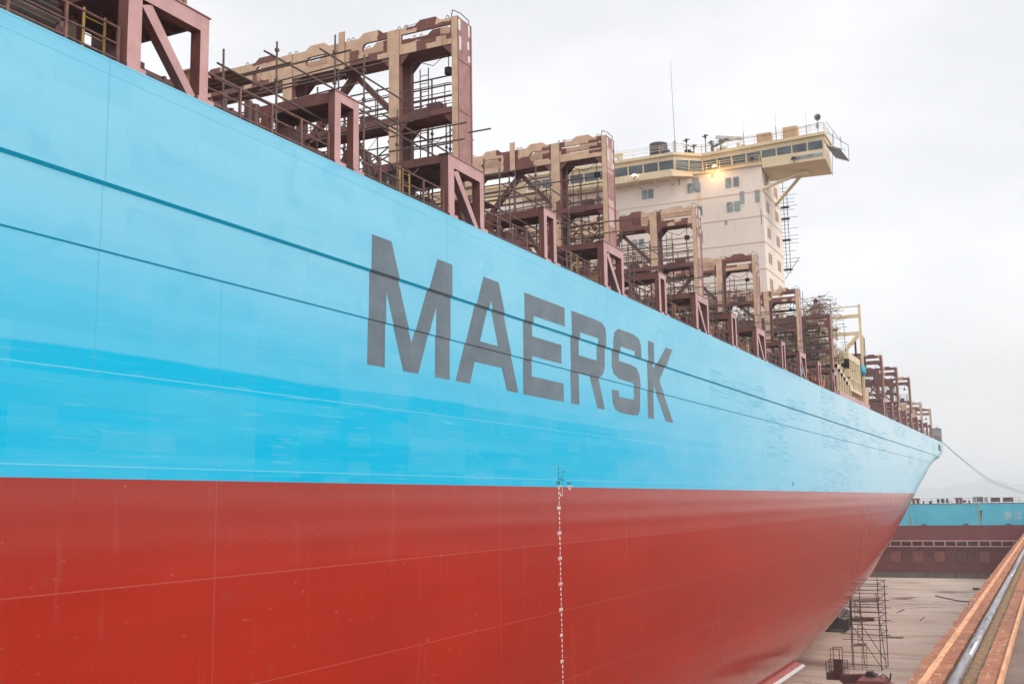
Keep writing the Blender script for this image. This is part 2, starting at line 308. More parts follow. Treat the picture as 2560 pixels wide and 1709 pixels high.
def thing(name, loc, label, cat, group=None):
    o = bpy.data.objects.new(name, None); o.location = loc; o.empty_display_size = .5; scn.collection.objects.link(o); return tag(o, label, cat, group)
def struct(o): o['kind'] = 'structure'; return o
def copy_tree(o, parent, dy=0.0, dx=0.0):
    c = o.copy(); scn.collection.objects.link(c); c.parent = parent; c.matrix_parent_inverse = o.matrix_parent_inverse.copy()
    c.location = (o.location[0]+dx, o.location[1]+dy, o.location[2])
    for ch in list(o.children):
        d = ch.copy(); scn.collection.objects.link(d); d.parent = c; d.matrix_parent_inverse = ch.matrix_parent_inverse.copy()
    return c
def face_mats(ob, f):
    for pl in ob.data.polygons: pl.material_index = f(pl.normal, pl.center)
def plate_mesh(outer, holes, t):
    """flat plate with holes: outline in (u,v), thickness t -> builder with x=u,y=0..t,z=v"""
    cu = bpy.data.curves.new('plate', 'CURVE'); cu.dimensions = '2D'; cu.fill_mode = 'BOTH'; cu.extrude = t/2
    for ring in [outer]+holes:
        sp = cu.splines.new('POLY'); sp.points.add(len(ring)-1)
        for q, (u, v) in zip(sp.points, ring): q.co = (u, v, 0, 1)
        sp.use_cyclic_u = True
    ob = bpy.data.objects.new('plate', cu); scn.collection.objects.link(ob)
    dg = bpy.context.evaluated_depsgraph_get(); me = bpy.data.meshes.new_from_object(ob.evaluated_get(dg))
    b = MB()
    b.v = [(v.co.x, -v.co.z+t/2, v.co.y) for v in me.vertices]; b.f = [tuple(p.vertices) for p in me.polygons]; b.mi = [0]*len(b.f)
    bpy.data.objects.remove(ob); bpy.data.curves.remove(cu); bpy.data.meshes.remove(me); return b
def text_mesh(txt, size, sx=1.0):
    cu = bpy.data.curves.new('txt', 'FONT'); cu.body = txt; cu.size = size; cu.resolution_u = 2; cu.align_x = 'CENTER'
    ob = bpy.data.objects.new('txt', cu); scn.collection.objects.link(ob)
    dg = bpy.context.evaluated_depsgraph_get(); me = bpy.data.meshes.new_from_object(ob.evaluated_get(dg))
    vs = [(v.co.x*sx, v.co.y) for v in me.vertices]; fs = [tuple(p.vertices) for p in me.polygons]
    bpy.data.objects.remove(ob); bpy.data.curves.remove(cu); bpy.data.meshes.remove(me); return vs, fs
R = random.Random(7)
FLOOR, QUAY, DECK, GATEY = -1.8, 12.7, 24.05, 238.2
# ------------------------------------------------------------------ ground, dock, sea, hills
def sheet(name, x0, x1, y0, y1, z, m):
    b = MB(); b.quad([(x0, y0, z), (x1, y0, z), (x1, y1, z), (x0, y1, z)]); return struct(b.build(name, m))
sheet('dock_floor', -70, 16.9, -120, 262, FLOOR, mt['floor'])
b = MB(); b.quad([(-3000, 262, 9.5), (3000, 262, 9.5), (3000, 6300, 9.5), (-3000, 6300, 9.5)]); tag(b.build('sea', mt['sea']), None, None, None, 'structure')
# the quay at the camera's feet: edge, painted nosing, crane rail in its mossy groove, apron
b = MB(); b.box(16.72, 17.0, -60, 300, FLOOR-1, QUAY-.35); b.box(-73, -70, -120, 262, FLOOR-1, QUAY); struct(b.build('dock_wall', mt['dockwall']))
def strip(name, x0, x1, z0, z1, m, seed=0, amp=0.0, y1=300):
    b = MB(); r = random.Random(seed); ys = []; y = 4.0
    while y < 60: ys.append(y); y += .22
    while y < y1: ys.append(y); y += 2.5
    ys.append(y1); prev = None
    ys = [-60]+ys
    for y in ys:
        xa = x0+(r.random()-.5)*amp; cur = (xa, y)
        if prev:
            a, c = prev, cur
            b.hexa([(a[0], a[1], z0), (x1, a[1], z0), (x1, c[1], z0), (c[0], c[1], z0), (a[0], a[1], z1), (x1, a[1], z1), (x1, c[1], z1), (c[0], c[1], z1)])
        prev = cur
    return struct(b.build(name, m))
strip('quay_edge', 16.72, 16.835, QUAY-.35, QUAY-.03, mt['rustconc'], 3, .035)
strip('quay_nosing', 16.835, 16.90, QUAY-.34, QUAY-.008, mt['edgepaint'], 4, .008)
strip('quay_rail_bed', 16.90, 17.025, QUAY-.35, QUAY-.02, mt['rustconc'], 5, 0)
strip('quay_groove', 17.025, 17.30, QUAY-.35, QUAY-.055, mt['moss'], 6, 0)
strip('quay_kerb', 17.30, 17.47, QUAY-.35, QUAY-.012, mt['rustconc'], 7, .015)
strip('quay_rim', 17.47, 17.50, QUAY-.35, QUAY+.02, mt['edgepaint'], 8, 0)
sheet('quay_apron', 17.50, 400, -200, 300, QUAY-.05, mt['asphalt'])
sheet('quay_far_side', -400, -73, -200, 262, QUAY, mt['asphalt'])
b = MB()
for y0, y1 in ((-40, 12.3), (12.31, 24.3), (24.31, 36.3), (36.31, 300)):
    for (x0, x1, z0, z1) in ((17.075, 17.165, QUAY-.05, QUAY+.0), (17.105, 17.135, QUAY-.11, QUAY-.05)):
        b.box(x0, x1, y0, y1, z0, z1)
    b.tube((17.12, y0, QUAY-.012), (17.12, y1, QUAY-.012), .046, 14)
tag(b.build('crane_rail', mt['railsteel'], None, True), 'shiny worn steel crane rail running along the rusty dock edge', 'crane rail')
b = MB(); r = random.Random(11)
for i in range(900):
    y = 5+abs(r.gauss(0, 1))*22; x = r.choice((r.uniform(16.76, 16.99), r.uniform(17.18, 17.30), r.uniform(17.18, 17.29), r.uniform(17.32, 17.46))); s_ = r.uniform(.004, .012)
    z = QUAY-(.05 if 17.03 < x < 17.30 else .015)
    b.ell((x, y, z), s_, s_*r.uniform(.8, 1.8), s_*.6, 5, 3)
tag(b.build('rust_flakes', mt['edgepaint']), 'orange rust flakes and grit scattered beside the crane rail', 'debris', None, 'stuff')
# far hills
for (cx, cy, wx, hz, sd_) in ((-240, 5200, 230, 70, 1), (-480, 5500, 230, 40, 2)):
    b = MB(); r = random.Random(sd_); N = 44; Mn = 12
    for i in range(N):
        for j in range(Mn):
            def P(i, j):
                u = i/N*2-1; v = j/Mn*2-1; h = max(0, 1-u*u)*max(0, 1-v*v); g = random.Random(i*77+j+sd_)
                return (cx+u*wx, cy+v*150, 9+hz*(h**.8)*(1+.12*math.sin(u*9+sd_)+.05*g.random()))
            b.quad([P(i, j), P(i+1, j), P(i+1, j+1), P(i, j+1)])
    struct(b.build('hill', mt['hill'], None, True))
# ------------------------------------------------------------------ SHIP
ship = thing('container_ship', (-24, 80, 0), 'huge pale blue and red container ship under refit in the dry dock', 'ship')
RB = 5.0
SIL = [(-1, 88), (2.6, 101), (3.3, 104.5), (4.4, 110.3), (5.5, 120.5), (6.1, 124.9), (7.86, 133.5), (9.3, 143.4), (10.7, 149.5), (11.9, 155.8), (13.4, 164.1), (14.44, 168.2), (16.1, 176.3), (18.2, 187.9), (19.36, 193.7), (20.3, 200.1), (21.4, 211.7), (22.5, 219.5), (23.9, 224.6), (30.0, 224.7)]
def interp(z):
    for (a, b_), (c_, d_) in zip(SIL, SIL[1:]):
        if a <= z <= c_: return b_+(d_-b_)*(z-a)/(c_-a)
    return SIL[-1][1]
CC = .004
def inset(y, z):
    a = 0.0
    if z < RB: a = RB-math.sqrt(max(0, RB*RB-(RB-z)**2))
    ys = interp(z); y0 = ys-(18/max(ys, 30))/(4*CC)
    if y > y0: a += CC*(y-y0)**2
    return min(a, 24)
rows = [0, .12, .35, .7, 1.1, 1.6, 2.2, 2.9, 3.6, 4.3, 5, 5.8, 6.6, 7.4, 8.2, 9, 9.8, 10.6, 11.4, 12.2, 13, 13.8, 14.6, 15.4, 16.2, 17, 17.8, 18.6, 19.2, 19.79, 19.825, 20.2, 20.8, 21.24, 21.315, 21.8, 22.4, 23, 23.6, 24.05]
def stepx(z): return (.033 if z >= 19.82 else 0)+(.075 if z >= 21.3 else 0)
cols = [-60, -30, 0, 20, 40, 50, 60]+[60+2.0*i for i in range(1, 75)]+[209.5+1.15*i for i in range(11)]
cols = sorted(set(c_ for c_ in cols if c_ <= 221)); cols[-1] = 221
b = MB()
for sgn in (1, -1):
    base = len(b.v)
    for y in cols:
        for z in rows:
            q = inset(y, z); x = stepx(z)-q
            zz = z
            b.v.append((x if sgn > 0 else -48-x, y, zz))
    nr = len(rows)
    for i in range(len(cols)-1):
        for j in range(nr-1):
            a = base+i*nr+j; f = (a, a+nr, a+nr+1, a+1)
            b.f.append(f if sgn > 0 else f[::-1]); b.mi.append(0)
# bottom, deck, transom, cut end
nr = len(rows); nc = len(cols); S = nr*nc
for i in range(nc-1): b.f.append((i*nr, S+i*nr, S+(i+1)*nr, (i+1)*nr)); b.mi.append(0)
for i in range(nc-1): a = i*nr+nr-1; b.f.append((a, a+nr, S+a+nr, S+a)); b.mi.append(1)
for j in range(nr-1):
    a = (nc-1)*nr+j; b.f.append((a, S+a, S+a+1, a+1)); b.mi.append(0); a = j; b.f.append((a, a+1, S+a+1, S+a)); b.mi.append(0)
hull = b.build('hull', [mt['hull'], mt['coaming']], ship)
bm = bmesh.new(); bm.from_mesh(hull.data); bmesh.ops.remove_doubles(bm, verts=bm.verts, dist=.0005); bm.to_mesh(hull.data); bm.free()
for pl in hull.data.polygons: pl.use_smooth = True
_v = hull.data.vertices
for e in hull.data.edges:
    za, zb_ = _v[e.vertices[0]].co.z, _v[e.vertices[1]].co.z
    e.use_edge_sharp = (abs(za-zb_) < .001 and any(abs(za-q) < .003 for q in (19.79, 19.825, 21.24, 21.315, 24.05))) or (min(_v[e.vertices[0]].co.y, _v[e.vertices[1]].co.y) > 220.99)
# bilge keel: red with pale edge
b = MB(); b.hexa([(-1.14, -40, 1.18), (-1.18, -40, 1.12), (-1.18, 91.8, 1.12), (-1.14, 91.8, 1.18), (-1.50, -40, 1.56), (-1.60, -40, 1.46), (-1.60, 90.6, 1.46), (-1.50, 90.6, 1.56)])
b.build('bilge_keel', [mt['bilgered']], ship)
b = MB(); b.hexa([(-.96, -40, 1.0), (-1.0, -40, .94), (-1.0, 92.0, .94), (-.96, 92.0, 1.0), (-1.135, -40, 1.19), (-1.19, -40, 1.115), (-1.19, 92.0, 1.115), (-1.135, 92.0, 1.19)])
b.build('bilge_keel_edge', [mt['white']], ship)
# letters on the hull
LET = {
'M': [[(27.34, 22.4), (28.44, 22.4), (29.79, 19.39), (31.31, 22.4), (32.33, 22.4), (32.28, 18.44), (31.28, 18.44), (31.34, 20.8), (30.21, 18.44), (29.3, 18.44), (28.27, 20.79), (28.23, 18.44), (27.27, 18.44)]],
'A': [[(34.63, 22.4), (35.86, 22.4), (37.62, 18.44), (36.63, 18.44), (36.23, 19.25), (34.09, 19.25), (33.73, 18.44), (32.68, 18.44)], [(35.22, 21.62), (35.88, 20.02), (34.45, 20.02)]],
'E': [[(38.07, 22.39), (42.03, 22.39), (42.01, 21.59), (38.9, 21.59), (38.89, 20.78), (41.77, 20.78), (41.75, 19.99), (38.87, 19.99), (38.86, 19.19), (41.99, 19.19), (42.0, 18.42), (38.06, 18.42)]],
'R': [[(42.76, 22.38), (45.6, 22.39), (46.34, 22.34), (46.73, 22.17), (46.83, 21.89), (46.73, 20.36), (46.49, 20.02), (45.97, 19.8), (46.68, 18.42), (45.78, 18.42), (44.92, 19.78), (43.67, 19.78), (43.67, 18.42), (42.75, 18.42)], [(43.68, 21.57), (45.82, 21.57), (45.74, 20.56), (43.66, 20.56)]],
'S': [[(47.74, 21.76), (47.89, 22.13), (48.41, 22.36), (50.54, 22.37), (51.3, 22.25), (51.61, 21.95), (51.62, 21.3), (50.66, 21.3), (50.64, 21.55), (48.66, 21.55), (48.62, 20.86), (50.29, 20.85), (51.05, 20.77), (51.47, 20.47), (51.58, 19.94), (51.5, 18.75), (51.16, 18.46), (50.39, 18.4), (48.7, 18.41), (48.0, 18.53), (47.7, 18.81), (47.63, 19.43), (48.58, 19.43), (48.6, 19.15), (50.61, 19.17), (50.65, 19.82), (50.49, 19.97), (48.53, 20.0), (47.83, 20.18), (47.62, 20.52)]],
'K': [[(52.68, 22.34), (53.62, 22.34), (53.57, 20.98), (55.57, 22.33), (56.72, 22.33), (54.56, 20.46), (56.77, 18.4), (55.46, 18.4), (53.59, 20.16), (53.57, 18.4), (52.65, 18.4)]]}
for ch, rings in LET.items():
    pb = plate_mesh(rings[0], rings[1:], .004)
    me = bpy.data.meshes.new('l'); me.from_pydata([(0, v[0], v[2]) for v in pb.v if v[1] > .003] or [(0, v[0], v[2]) for v in pb.v], [], [])
    idx = [i for i, v in enumerate(pb.v) if v[1] > .003]; mp_ = {a: i for i, a in enumerate(idx)}
    fs = [tuple(mp_[q] for q in f) for f in pb.f if all(q in mp_ for q in f)]
    bm = bmesh.new(); vs = [bm.verts.new((0, pb.v[i][0], pb.v[i][2])) for i in idx]
    for f in fs:
        try: bm.faces.new([vs[q] for q in f])
        except ValueError: pass
    for zz in (19.79, 19.825, 21.24, 21.315):
        bmesh.ops.bisect_plane(bm, geom=bm.verts[:]+bm.edges[:]+bm.faces[:], plane_co=(0, 0, zz), plane_no=(0, 0, 1))
    for v in bm.verts:
        z = v.co.z
        if z < 19.795: x = 0
        elif z < 19.83: x = .033*(z-19.79)/.035
        elif z < 21.245: x = .033
        elif z < 21.32: x = .033+.075*(z-21.24)/.075
        else: x = .108
        v.co.x = x+.005
    bmesh.ops.recalc_face_normals(bm, faces=bm.faces)
    for f in bm.faces:
        if f.normal.x < 0: f.normal_flip()
    bm.to_mesh(me); bm.free(); me.clear_geometry() if False else None
    me.materials.append(mt['letter']); link('letter', me, ship)['label'] = 'tall dark grey painted letter %s' % ch
# draught marks and load line
def txt_on_hull(txt, y, z, size, m, sx=.7, x=.006, name='draught_mark'):
    vs, fs = text_mesh(txt, size, sx); b = MB(); b.v = [(x, y+u, z+v) for u, v in vs]; b.f = fs; b.mi = [0]*len(fs); return b
bw, bk = MB(), MB()
for i in range(0, 56):
    z = 15.6-.2*i
    if z < 4.9: break
    mtr, dec = divmod(round(z*10), 10)
    s_ = ('%dM' % mtr) if dec == 0 else str(dec)
    for o_ in (-.012, .012): (bk if z > 14.97 else bw).add(txt_on_hull(s_, 41.26-(.05 if dec == 0 else 0)+o_, z, .205, None, 1.05, .006+.001*(o_ > 0)))
bk.build('draught_marks_black', mt['markblack'], ship)['label'] = 'black draught figures 15M 2 4 6 above the load line'
bw.build('draught_marks_white', mt['markwhite2'], ship)['label'] = 'white draught figures running down the red hull'
b = MB(); Yl = 41.62
def hb(b, y0, y1, z0, z1): b.quad([(.006, y0, z0), (.006, y1, z0), (.006, y1, z1), (.006, y0, z1)])
hb(b, Yl-.015, Yl+.015, 14.99, 15.55); hb(b, Yl, Yl+.30, 15.52, 15.55); hb(b, Yl-.27, Yl, 15.2, 15.23); hb(b, Yl, Yl+.30, 15.17, 15.2)
b.add(txt_on_hull('T', Yl+.22, 15.58, .12, None)); b.add(txt_on_hull('S', Yl+.22, 15.24, .12, None)); b.add(txt_on_hull('F', Yl-.2, 15.26, .12, None)); b.add(txt_on_hull('A', Yl+.55, 15.02, .2, None))
wh = MB(); hb(wh, Yl-.25, Yl+.02, 14.93, 14.965); hb(wh, Yl-.02, Yl+.02, 14.55, 14.965); hb(wh, Yl-.25, Yl+.02, 14.55, 14.59); hb(wh, Yl-.25, Yl-.2, 14.59, 14.7)
cy = 42.38
hb(wh, cy-.32, cy+.32, 14.935, 14.975)
for i in range(32):
    a0, a1 = 2*PI*i/32, 2*PI*(i+1)/32
    t = b if math.sin((a0+a1)/2) > 0 else wh
    t.quad([(.0065, cy+ra*math.cos(a)*1.35, 14.955+ra*math.sin(a)) for ra, a in ((.11, a0), (.15, a0), (.15, a1), (.11, a1))])
b.build('load_line_upper', mt['markblack'], ship); wh.build('load_line_lower', mt['markwhite'], ship)
# mooring openings at the stern quarter, small scupper and pilot marks
def on_hull(y, z, o=.02): return Vector((stepx(z)-inset(y, z)+o, y, z))
b = MB(); b.quad([on_hull(210.2, 22.35), on_hull(214.6, 22.3), on_hull(215.0, 23.35), on_hull(210.2, 23.5)]); b.build('mooring_port', mt['black'], ship)
b = MB(); b.quad([on_hull(203.5, 20.7), on_hull(206.5, 20.8), on_hull(210.5, 21.7), on_hull(208.6, 21.75)]); b.build('fairlead_recess', mt['blueclear'], ship)
b = MB(); b.ell((.0, 86.3, 15.42), .03, .42, .17, 12, 6); b.build('overboard_outlet', mt['blueclear'], ship)
b = MB(); b.box(.005, .03, 38.3, 38.62, 19.78, 19.83); b.build('hull_bracket', mt['markblack'], ship)
# deck edge: sheer strake lip and pads
b = MB(); b.box(-.30, .112, -60, 220.6, 24.052, 24.10)
b.build('deck_edge', mt['blueclear'] if False else mt['hull'], ship)
# ---- hatch coaming + hatch covers behind the rails
b = MB()
b.box(-3.3, -3.0, -20, 108, 24.1, 25.9); b.box(-3.3, -2.6, -20, 108, 25.55, 25.62)
for i in range(80): b.box(-3.0, -2.72, -20+i*1.6, -19.96+i*1.6, 24.1, 25.55)
for z_ in (24.55, 25.05): b.box(-3.0, -2.85, -20, 108, z_, z_+.05)
b.box(-3.3, -3.0, 131, 214, 24.1, 25.7); b.box(-3.3, -2.6, 131, 214, 25.3, 25.36)
b.build('hatch_coaming', mt['coaming'], ship)
b = MB()
for (x_, z_, r_) in ((-1.15, 24.42, .09), (-1.40, 24.50, .07), (-1.62, 24.70, .10), (-1.9, 24.95, .06), (-2.2, 25.02, .08)): b.tube((x_, -20, z_), (x_, 107, z_), r_, 8)
for i in range(50): b.box(-2.3, -1.0, -20+i*2.6, -19.93+i*2.6, 24.1, 24.32)
b.build('deck_pipes', mt['rail'], ship)
# hatch covers between lashing frames, seen edge-on
for k_ in range(-1, 6):
    yr = 34.93+14.8*(k_-0)
# ------------------------------------------------------------------ lashing frames (local: Y=0 at aft edge of the edge post, world Z)
YF, YB = -1.90, -.83
def girder(zb, zt, tan=True):
    """top girder plate outline with humps and slots, X from -44 to -.03"""
    top = [(-.24, zt)]
    x = -1.25
    while x > -43: top += [(x+.55, zt), (x+.33, zt+.17), (x-.33, zt+.17), (x-.55, zt)]; x -= 2.46
    top += [(-44, zt)]; outer = top+[(-44, zb), (-.24, zb)]
    holes = [[(-.30, zt-.62), (-2.38, zt-.62), (-2.38, zt-.24), (-.30, zt-.24)]]
    def slot(x0, x1, z0, z1):
        r_ = (z1-z0)/2; c_ = (z0+z1)/2; p = [(x1, z0), (x1, z1)]
        for i in range(7): a = PI/2+PI*i/6; p.append((x0+r_+math.cos(a)*r_*.8, c_+math.sin(a)*r_))
        return p
    holes.append(slot(-4.15, -3.0, zt-.70, zt-.24)); holes.append(slot(-6.75, -5.65, zt-.72, zt-.28))
    for xc, n_ in ((-9.0, 1), (-11.6, 1), (-14.2, 1), (-17, 1), (-19.5, 1), (-22, 1)):
        holes.append([(xc+.17*math.cos(2*PI*i/12), (zb+zt)/2+.32*math.sin(2*PI*i/12)) for i in range(12)])
    return outer, holes
def make_bridge(zt, fm, cm, plain):
    """fm: front girder material, cm: column front material. returns part with sub-parts"""
    b = MB(); zb = zt-1.0
    XC = [-2.68, -7.55, -12.4, -17.3, -22.2]
    # edge column: one deep plate box
    b.box(-.24, -.0, YF, YB+.04, 26.352, zt)
    colm = b.build('lashing_frame', [cm, mt['side'], mt['brown']], ship)
    face_mats(colm, lambda n, c: 0 if n.y < -.5 and c.y < -1.5 else (1 if n.x > .5 and c.x > -.5 else 2))
    def fm3(o): face_mats(o, lambda n, c: 0 if n.y < -.5 and c.y < -1.5 else 2)
    for x in XC:
        b = MB(); b.box(x-.22, x+.22, YF, YF+.26, 24.1, zt+.002); fm3(b.build('column', [cm, mt['side'], mt['brown']], colm))
        b = MB(); b.box(x-.2, x+.2, YB-.22, YB+.02, 24.1, zt-.02); fm3(b.build('column', [cm, mt['side'], mt['brown']], colm))
    b = MB(); b.box(-5.14, -4.86, YF-.03, YF+.0, zb-.1, zt+.40); fm3(b.build('lifting_lug', [cm, mt['side'], mt['brown']], colm))
    # girders
    outer, holes = girder(zb, zt)
    f = plate_mesh(outer, holes, .10).off(0, YF+.03, 0); g = f.build('top_girder', [fm, mt['brown']], colm); face_mats(g, lambda n, c: 0 if n.y < -.5 or n.z > .5 else 1)
    f = plate_mesh(outer, holes[:1], .10).off(0, YB-.12, 0); g = f.build('rear_girder', [fm, mt['brown']], colm); face_mats(g, lambda n, c: 0 if n.y < -.5 else 1)
    b = MB(); b.box(-44, -.26, YF+.14, YB-.13, zb+.02, zb+.09)
    for i in range(18): b.box(-.5-2.45*i-.05, -.5-2.45*i, YF+.14, YB-.13, zb-.10, zb+.02)
    b.build('upper_platform', mt['brown'], colm)
    # lower walkway(s)
    levels = [28.22] if zt > 30 else []
    for z in levels:
        b = MB(); b.box(-22, -.25, YF+.02, YB, z, z+.06); b.box(-22, -.25, YF-.01, YF+.05, z-.08, z+.14); b.box(-22, -.25, YB-.03, YB+.03, z-.08, z+.12)
        b.build('walkway', mt['brown'], colm)
        b = MB(); x = -.55
        while x > -10.5:
            for yy in (YF+.03, YB): b.tube((x, yy, z), (x, yy, z+1.05), .022, 5)
            x -= .98
        for yy in (YF+.03, YB):
            for h in (.38, .72, 1.05): b.tube((-10.5, yy, z+h), (-.3, yy, z+h), .018, 5)
        b.build('guard_rail', mt['rail'], colm)
    # diagonal braces
    for s1 in (-1, 1):
        b = MB(); b.bar((-5.0, YB-.12, zb+.0), (-5.0+s1*2.25, YB-.12, 28.35 if zt > 30 else 26.4), .20, .30, (0, 1, 0)); b.build('diagonal_brace', mt['brown'], colm)
        if zt > 30: b = MB(); b.bar((-5.0, YB-.12, 28.1), (-5.0+s1*2.25, YB-.12, 24.6), .20, .32, (0, 1, 0)); b.build('diagonal_brace', mt['brown'], colm)
    # lashing rings and hand loop on the top edge
    b = MB()
    def ring(x, y, z):
        pts = [(x+.07*math.cos(a)*1.0, y, z+.02+.10*math.sin(a)) for a in [PI*i/5 for i in range(6)]]; b.path(pts, .016, 4)
    for x in (-.45, -2.2, -2.5, -4.55, -4.75, -7.2, -7.5, -9.6, -12.1): ring(x, YF+.08, zt); ring(x+.1, YB-.06, zt)
    b.path([(-.30, YF+.1, zt), (-.30, YF+.1, zt+.02), (-.16, YF-.05, zt+.22), (-.04, YF+.35, zt+.22), (-.04, YB-.1, zt+.18), (-.04, YB-.1, zt)], .018, 5)
    b.tube((-2.3, YF+.05, zt+.05), (-.9, YF+.05, zt+.12), .012, 4)
    b.build('lashing_eyes', mt['pipe'], colm)
    b = MB()
    for x in (-.24, -2.46, -2.90, -7.33, -7.77):
        for zz, sg in ((zb, -1), (28.14, -1)):
            if zz < 28.5 and zt < 30: continue
            dx = .42 if x in (-2.46, -7.33) else -.42
            for yy in (YF+.06, YB-.1): b.hexa([(x, yy, zz), (x+dx, yy, zz), (x+dx, yy+.03, zz), (x, yy+.03, zz), (x, yy, zz-.42), (x+.01*dx, yy, zz-.42), (x+.01*dx, yy+.03, zz-.42), (x, yy+.03, zz-.42)])
    b.build('gusset_plates', mt['brown'], colm)
    b = MB(); b.box(0, .022, YB-.10, YB-.07, 26.38, zt); b.box(0, .018, YF+.02, YF+.04, 26.38, zt)
    for zz in (28.2, 30.1): b.box(0, .012, YF, YB+.02, zz, zz+.025)
    b.build('weld_strip', mt['brown'], colm)
    b = MB(); xl = -2.25
    for q in (0, .36): b.tube((xl+q, YB+.10, 24.2), (xl+q, YB+.10, zt-1.2), .022, 5)
    zz = 24.5
    while zz < zt-1.3: b.tube((xl, YB+.10, zz), (xl+.36, YB+.10, zz), .016, 4); zz += .32
    b.build('rung_ladder', mt['rail'], colm)
    if zt > 30:
        b = MB(); b.box(-1.5, -.95, YF+.35, YF+.8, 28.30, 28.78); b.box(-4.4, -3.9, YF+.35, YF+.8, 28.30, 28.7); b.box(-1.9, -1.2, YF-.12, YF-.02, 28.05, 28.42); build_pieces(b, 'lashing_bin', mt['coaming'], colm)
        b = MB()
        for (p, q) in (((-.3, YF+.3, zb), (-1.2, YF+.35, zb-.55)), ((-1.2, YF+.35, zb-.55), (-2.3, YF+.3, zb-.1)), ((-.5, YB, 28.1), (-1.4, YB-.1, 27.5)), ((-1.4, YB-.1, 27.5), (-2.4, YB, 27.9)), ((-3.0, YF, 28.1), (-3.9, YF+.1, 27.3)), ((-3.9, YF+.1, 27.3), (-4.8, YF, 28.0))): b.tube(p, q, .014, 4)
        b.build('slack_cable', mt['black'], colm)
    # small pads on the outer side plate
    b = MB()
    for (yy, z_, dy, dz) in ((-1.76, zt-.30, .09, .20), (-1.02, zt-.28, .07, .22), (-1.70, zt-.98, .07, .26), (-1.08, zt-.86, .07, .16), (-1.03, zt-1.36, .08, .12)): b.box(0.0, .012, yy-dy, yy+dy, z_-dz, z_+dz)
    b.build('lashing_pads', mt['white'] if not plain else mt['pink'], colm)
    # the edge post frame (pedestal) with its raking brace
    b = MB(); x0, x1 = -.30, .012; y0 = -2.66; TT = .36
    b.box(x0, x1, y0, y0+.42, 24.1, 26.35); b.box(x0, x1, -.30, 0, 24.1, 26.35); b.box(x0, x1, y0+.422, -.302, 25.93, 26.35)
    b.box(x0-.05, x1+.03, y0-.05, .05, 26.352, 26.375)
    b.hexa([(x0+.03, -.62, 24.1), (x1-.03, -.62, 24.1), (x1-.03, -.30, 24.1), (x0+.03, -.30, 24.1), (x0+.03, y0+.425, 25.80), (x1-.03, y0+.425, 25.80), (x1-.03, y0+.75, 25.93), (x0+.03, y0+.75, 25.93)])
    b.box(x0-.05, x1+.10, y0-.08, y0+.5, 24.1, 24.2); b.box(x0-.05, x1+.10, -.45, .12, 24.1, 24.2)
    g = b.build('edge_frame', [mt['pink'], mt['brown']], colm); face_mats(g, lambda n, c: 0 if n.x > .5 else 1)
    b = MB(); b.box(-3.1, -.31, y0+.02, -.12, 26.26, 26.34); b.box(-3.1, -.31, y0, y0+.06, 26.06, 26.35); b.box(-3.1, -.31, -.2, -.12, 26.1, 26.35)
    for x in (-1.0, -1.9, -2.8): b.box(x, x+.06, y0+.08, -.22, 26.08, 26.258)
    b.box(-3.05, -2.75, y0+.1, y0+.4, 24.1, 26.06); b.box(-3.05, -2.75, -.55, -.25, 24.1, 26.06)
    b.box(-2.6, -1.9, -.9, -.2, 24.1, 25.5)
    b.build('lashing_platform', mt['brown'], colm)
    # lamp hanging under the girder
    b = MB(); b.tube((-.85, YB-.2, zt-1.75), (-.85, YB-.2, zt-1.52), .16, 8); b.tube((-.85, YB-.2, zt-1.52), (-.85, YB-.2, zb), .02, 4); b.build('work_lamp', mt['black'], colm)
    return colm
def make_minor():
    b = MB(); x0, x1 = -.22, .012
    b.box(x0, x1, 0, .30, 24.1, 26.35); b.box(x0, x1, .96, 1.25, 24.1, 26.35); b.box(x0, x1, .302, .958, 26.06, 26.35); b.box(x0-.04, x1+.03, -.04, 1.29, 26.352, 26.37)
    b.box(x0-.05, x1+.1, -.1, .45, 24.1, 24.19); b.box(x0-.05, x1+.1, .85, 1.4, 24.1, 24.19)
    o = b.build('support_frame', [mt['pink'], mt['brown']], ship); face_mats(o, lambda n, c: 0 if n.x > .5 else 1)
    b = MB(); b.box(-3.0, -.23, 0, .10, 26.0, 26.32); b.box(-3.0, -.23, 1.1, 1.2, 26.0, 26.32); b.box(-3.0, -.23, .102, 1.098, 26.24, 26.30)
    b.box(-2.7, -2.45, 0.0, .3, 24.1, 26.0); b.box(-2.7, -2.45, .95, 1.2, 24.1, 26.0); b.box(-2.4, -1.8, .2, 1.0, 24.1, 25.6)
    b.build('cross_platform', mt['brown'], o)
    b = MB()
    for q in (.2, .6, 1.0): b.tube((-.15, q, 26.37), (-.15, q, 26.47), .05, 6)
    b.build('twistlock', mt['pipe'], o)
    return o
YR = [20.13+14.8*i for i in range(7)]
YR2 = [144.35, 159.0, 173.9]; YR3 = [188.4, 203.2]
protoA = make_bridge(31.73, mt['tan'], mt['tanmost'], False)
protoB = make_bridge(31.78, mt['brownmost'], mt['brown'], True)
protoC = make_bridge(29.12, mt['tan'], mt['tanmost'], True)
LAB = ['nearest brown steel lashing frame, cut off by the top of the picture', 'tall tan and brown lashing frame at the upper left, first seen whole', 'second whole tan and brown lashing frame, left of the cream wheelhouse', 'third whole lashing frame, standing before the tower wall', 'fourth whole lashing frame, before the tower corner', 'fifth lashing frame, beside the foot of the tower', 'dark red lashing frame wrapped in scaffolding below the crane boom']
for i, y in enumerate(YR):
    if i == 0: protoA.location.y = y; o = protoA
    elif i < 6: o = copy_tree(protoA, ship, y-YR[0])
    else: o = copy_tree(protoB, ship, y)
    if i > 0 or True: o['label'] = LAB[i]
    o['group'] = 'lashing frames along the deck'
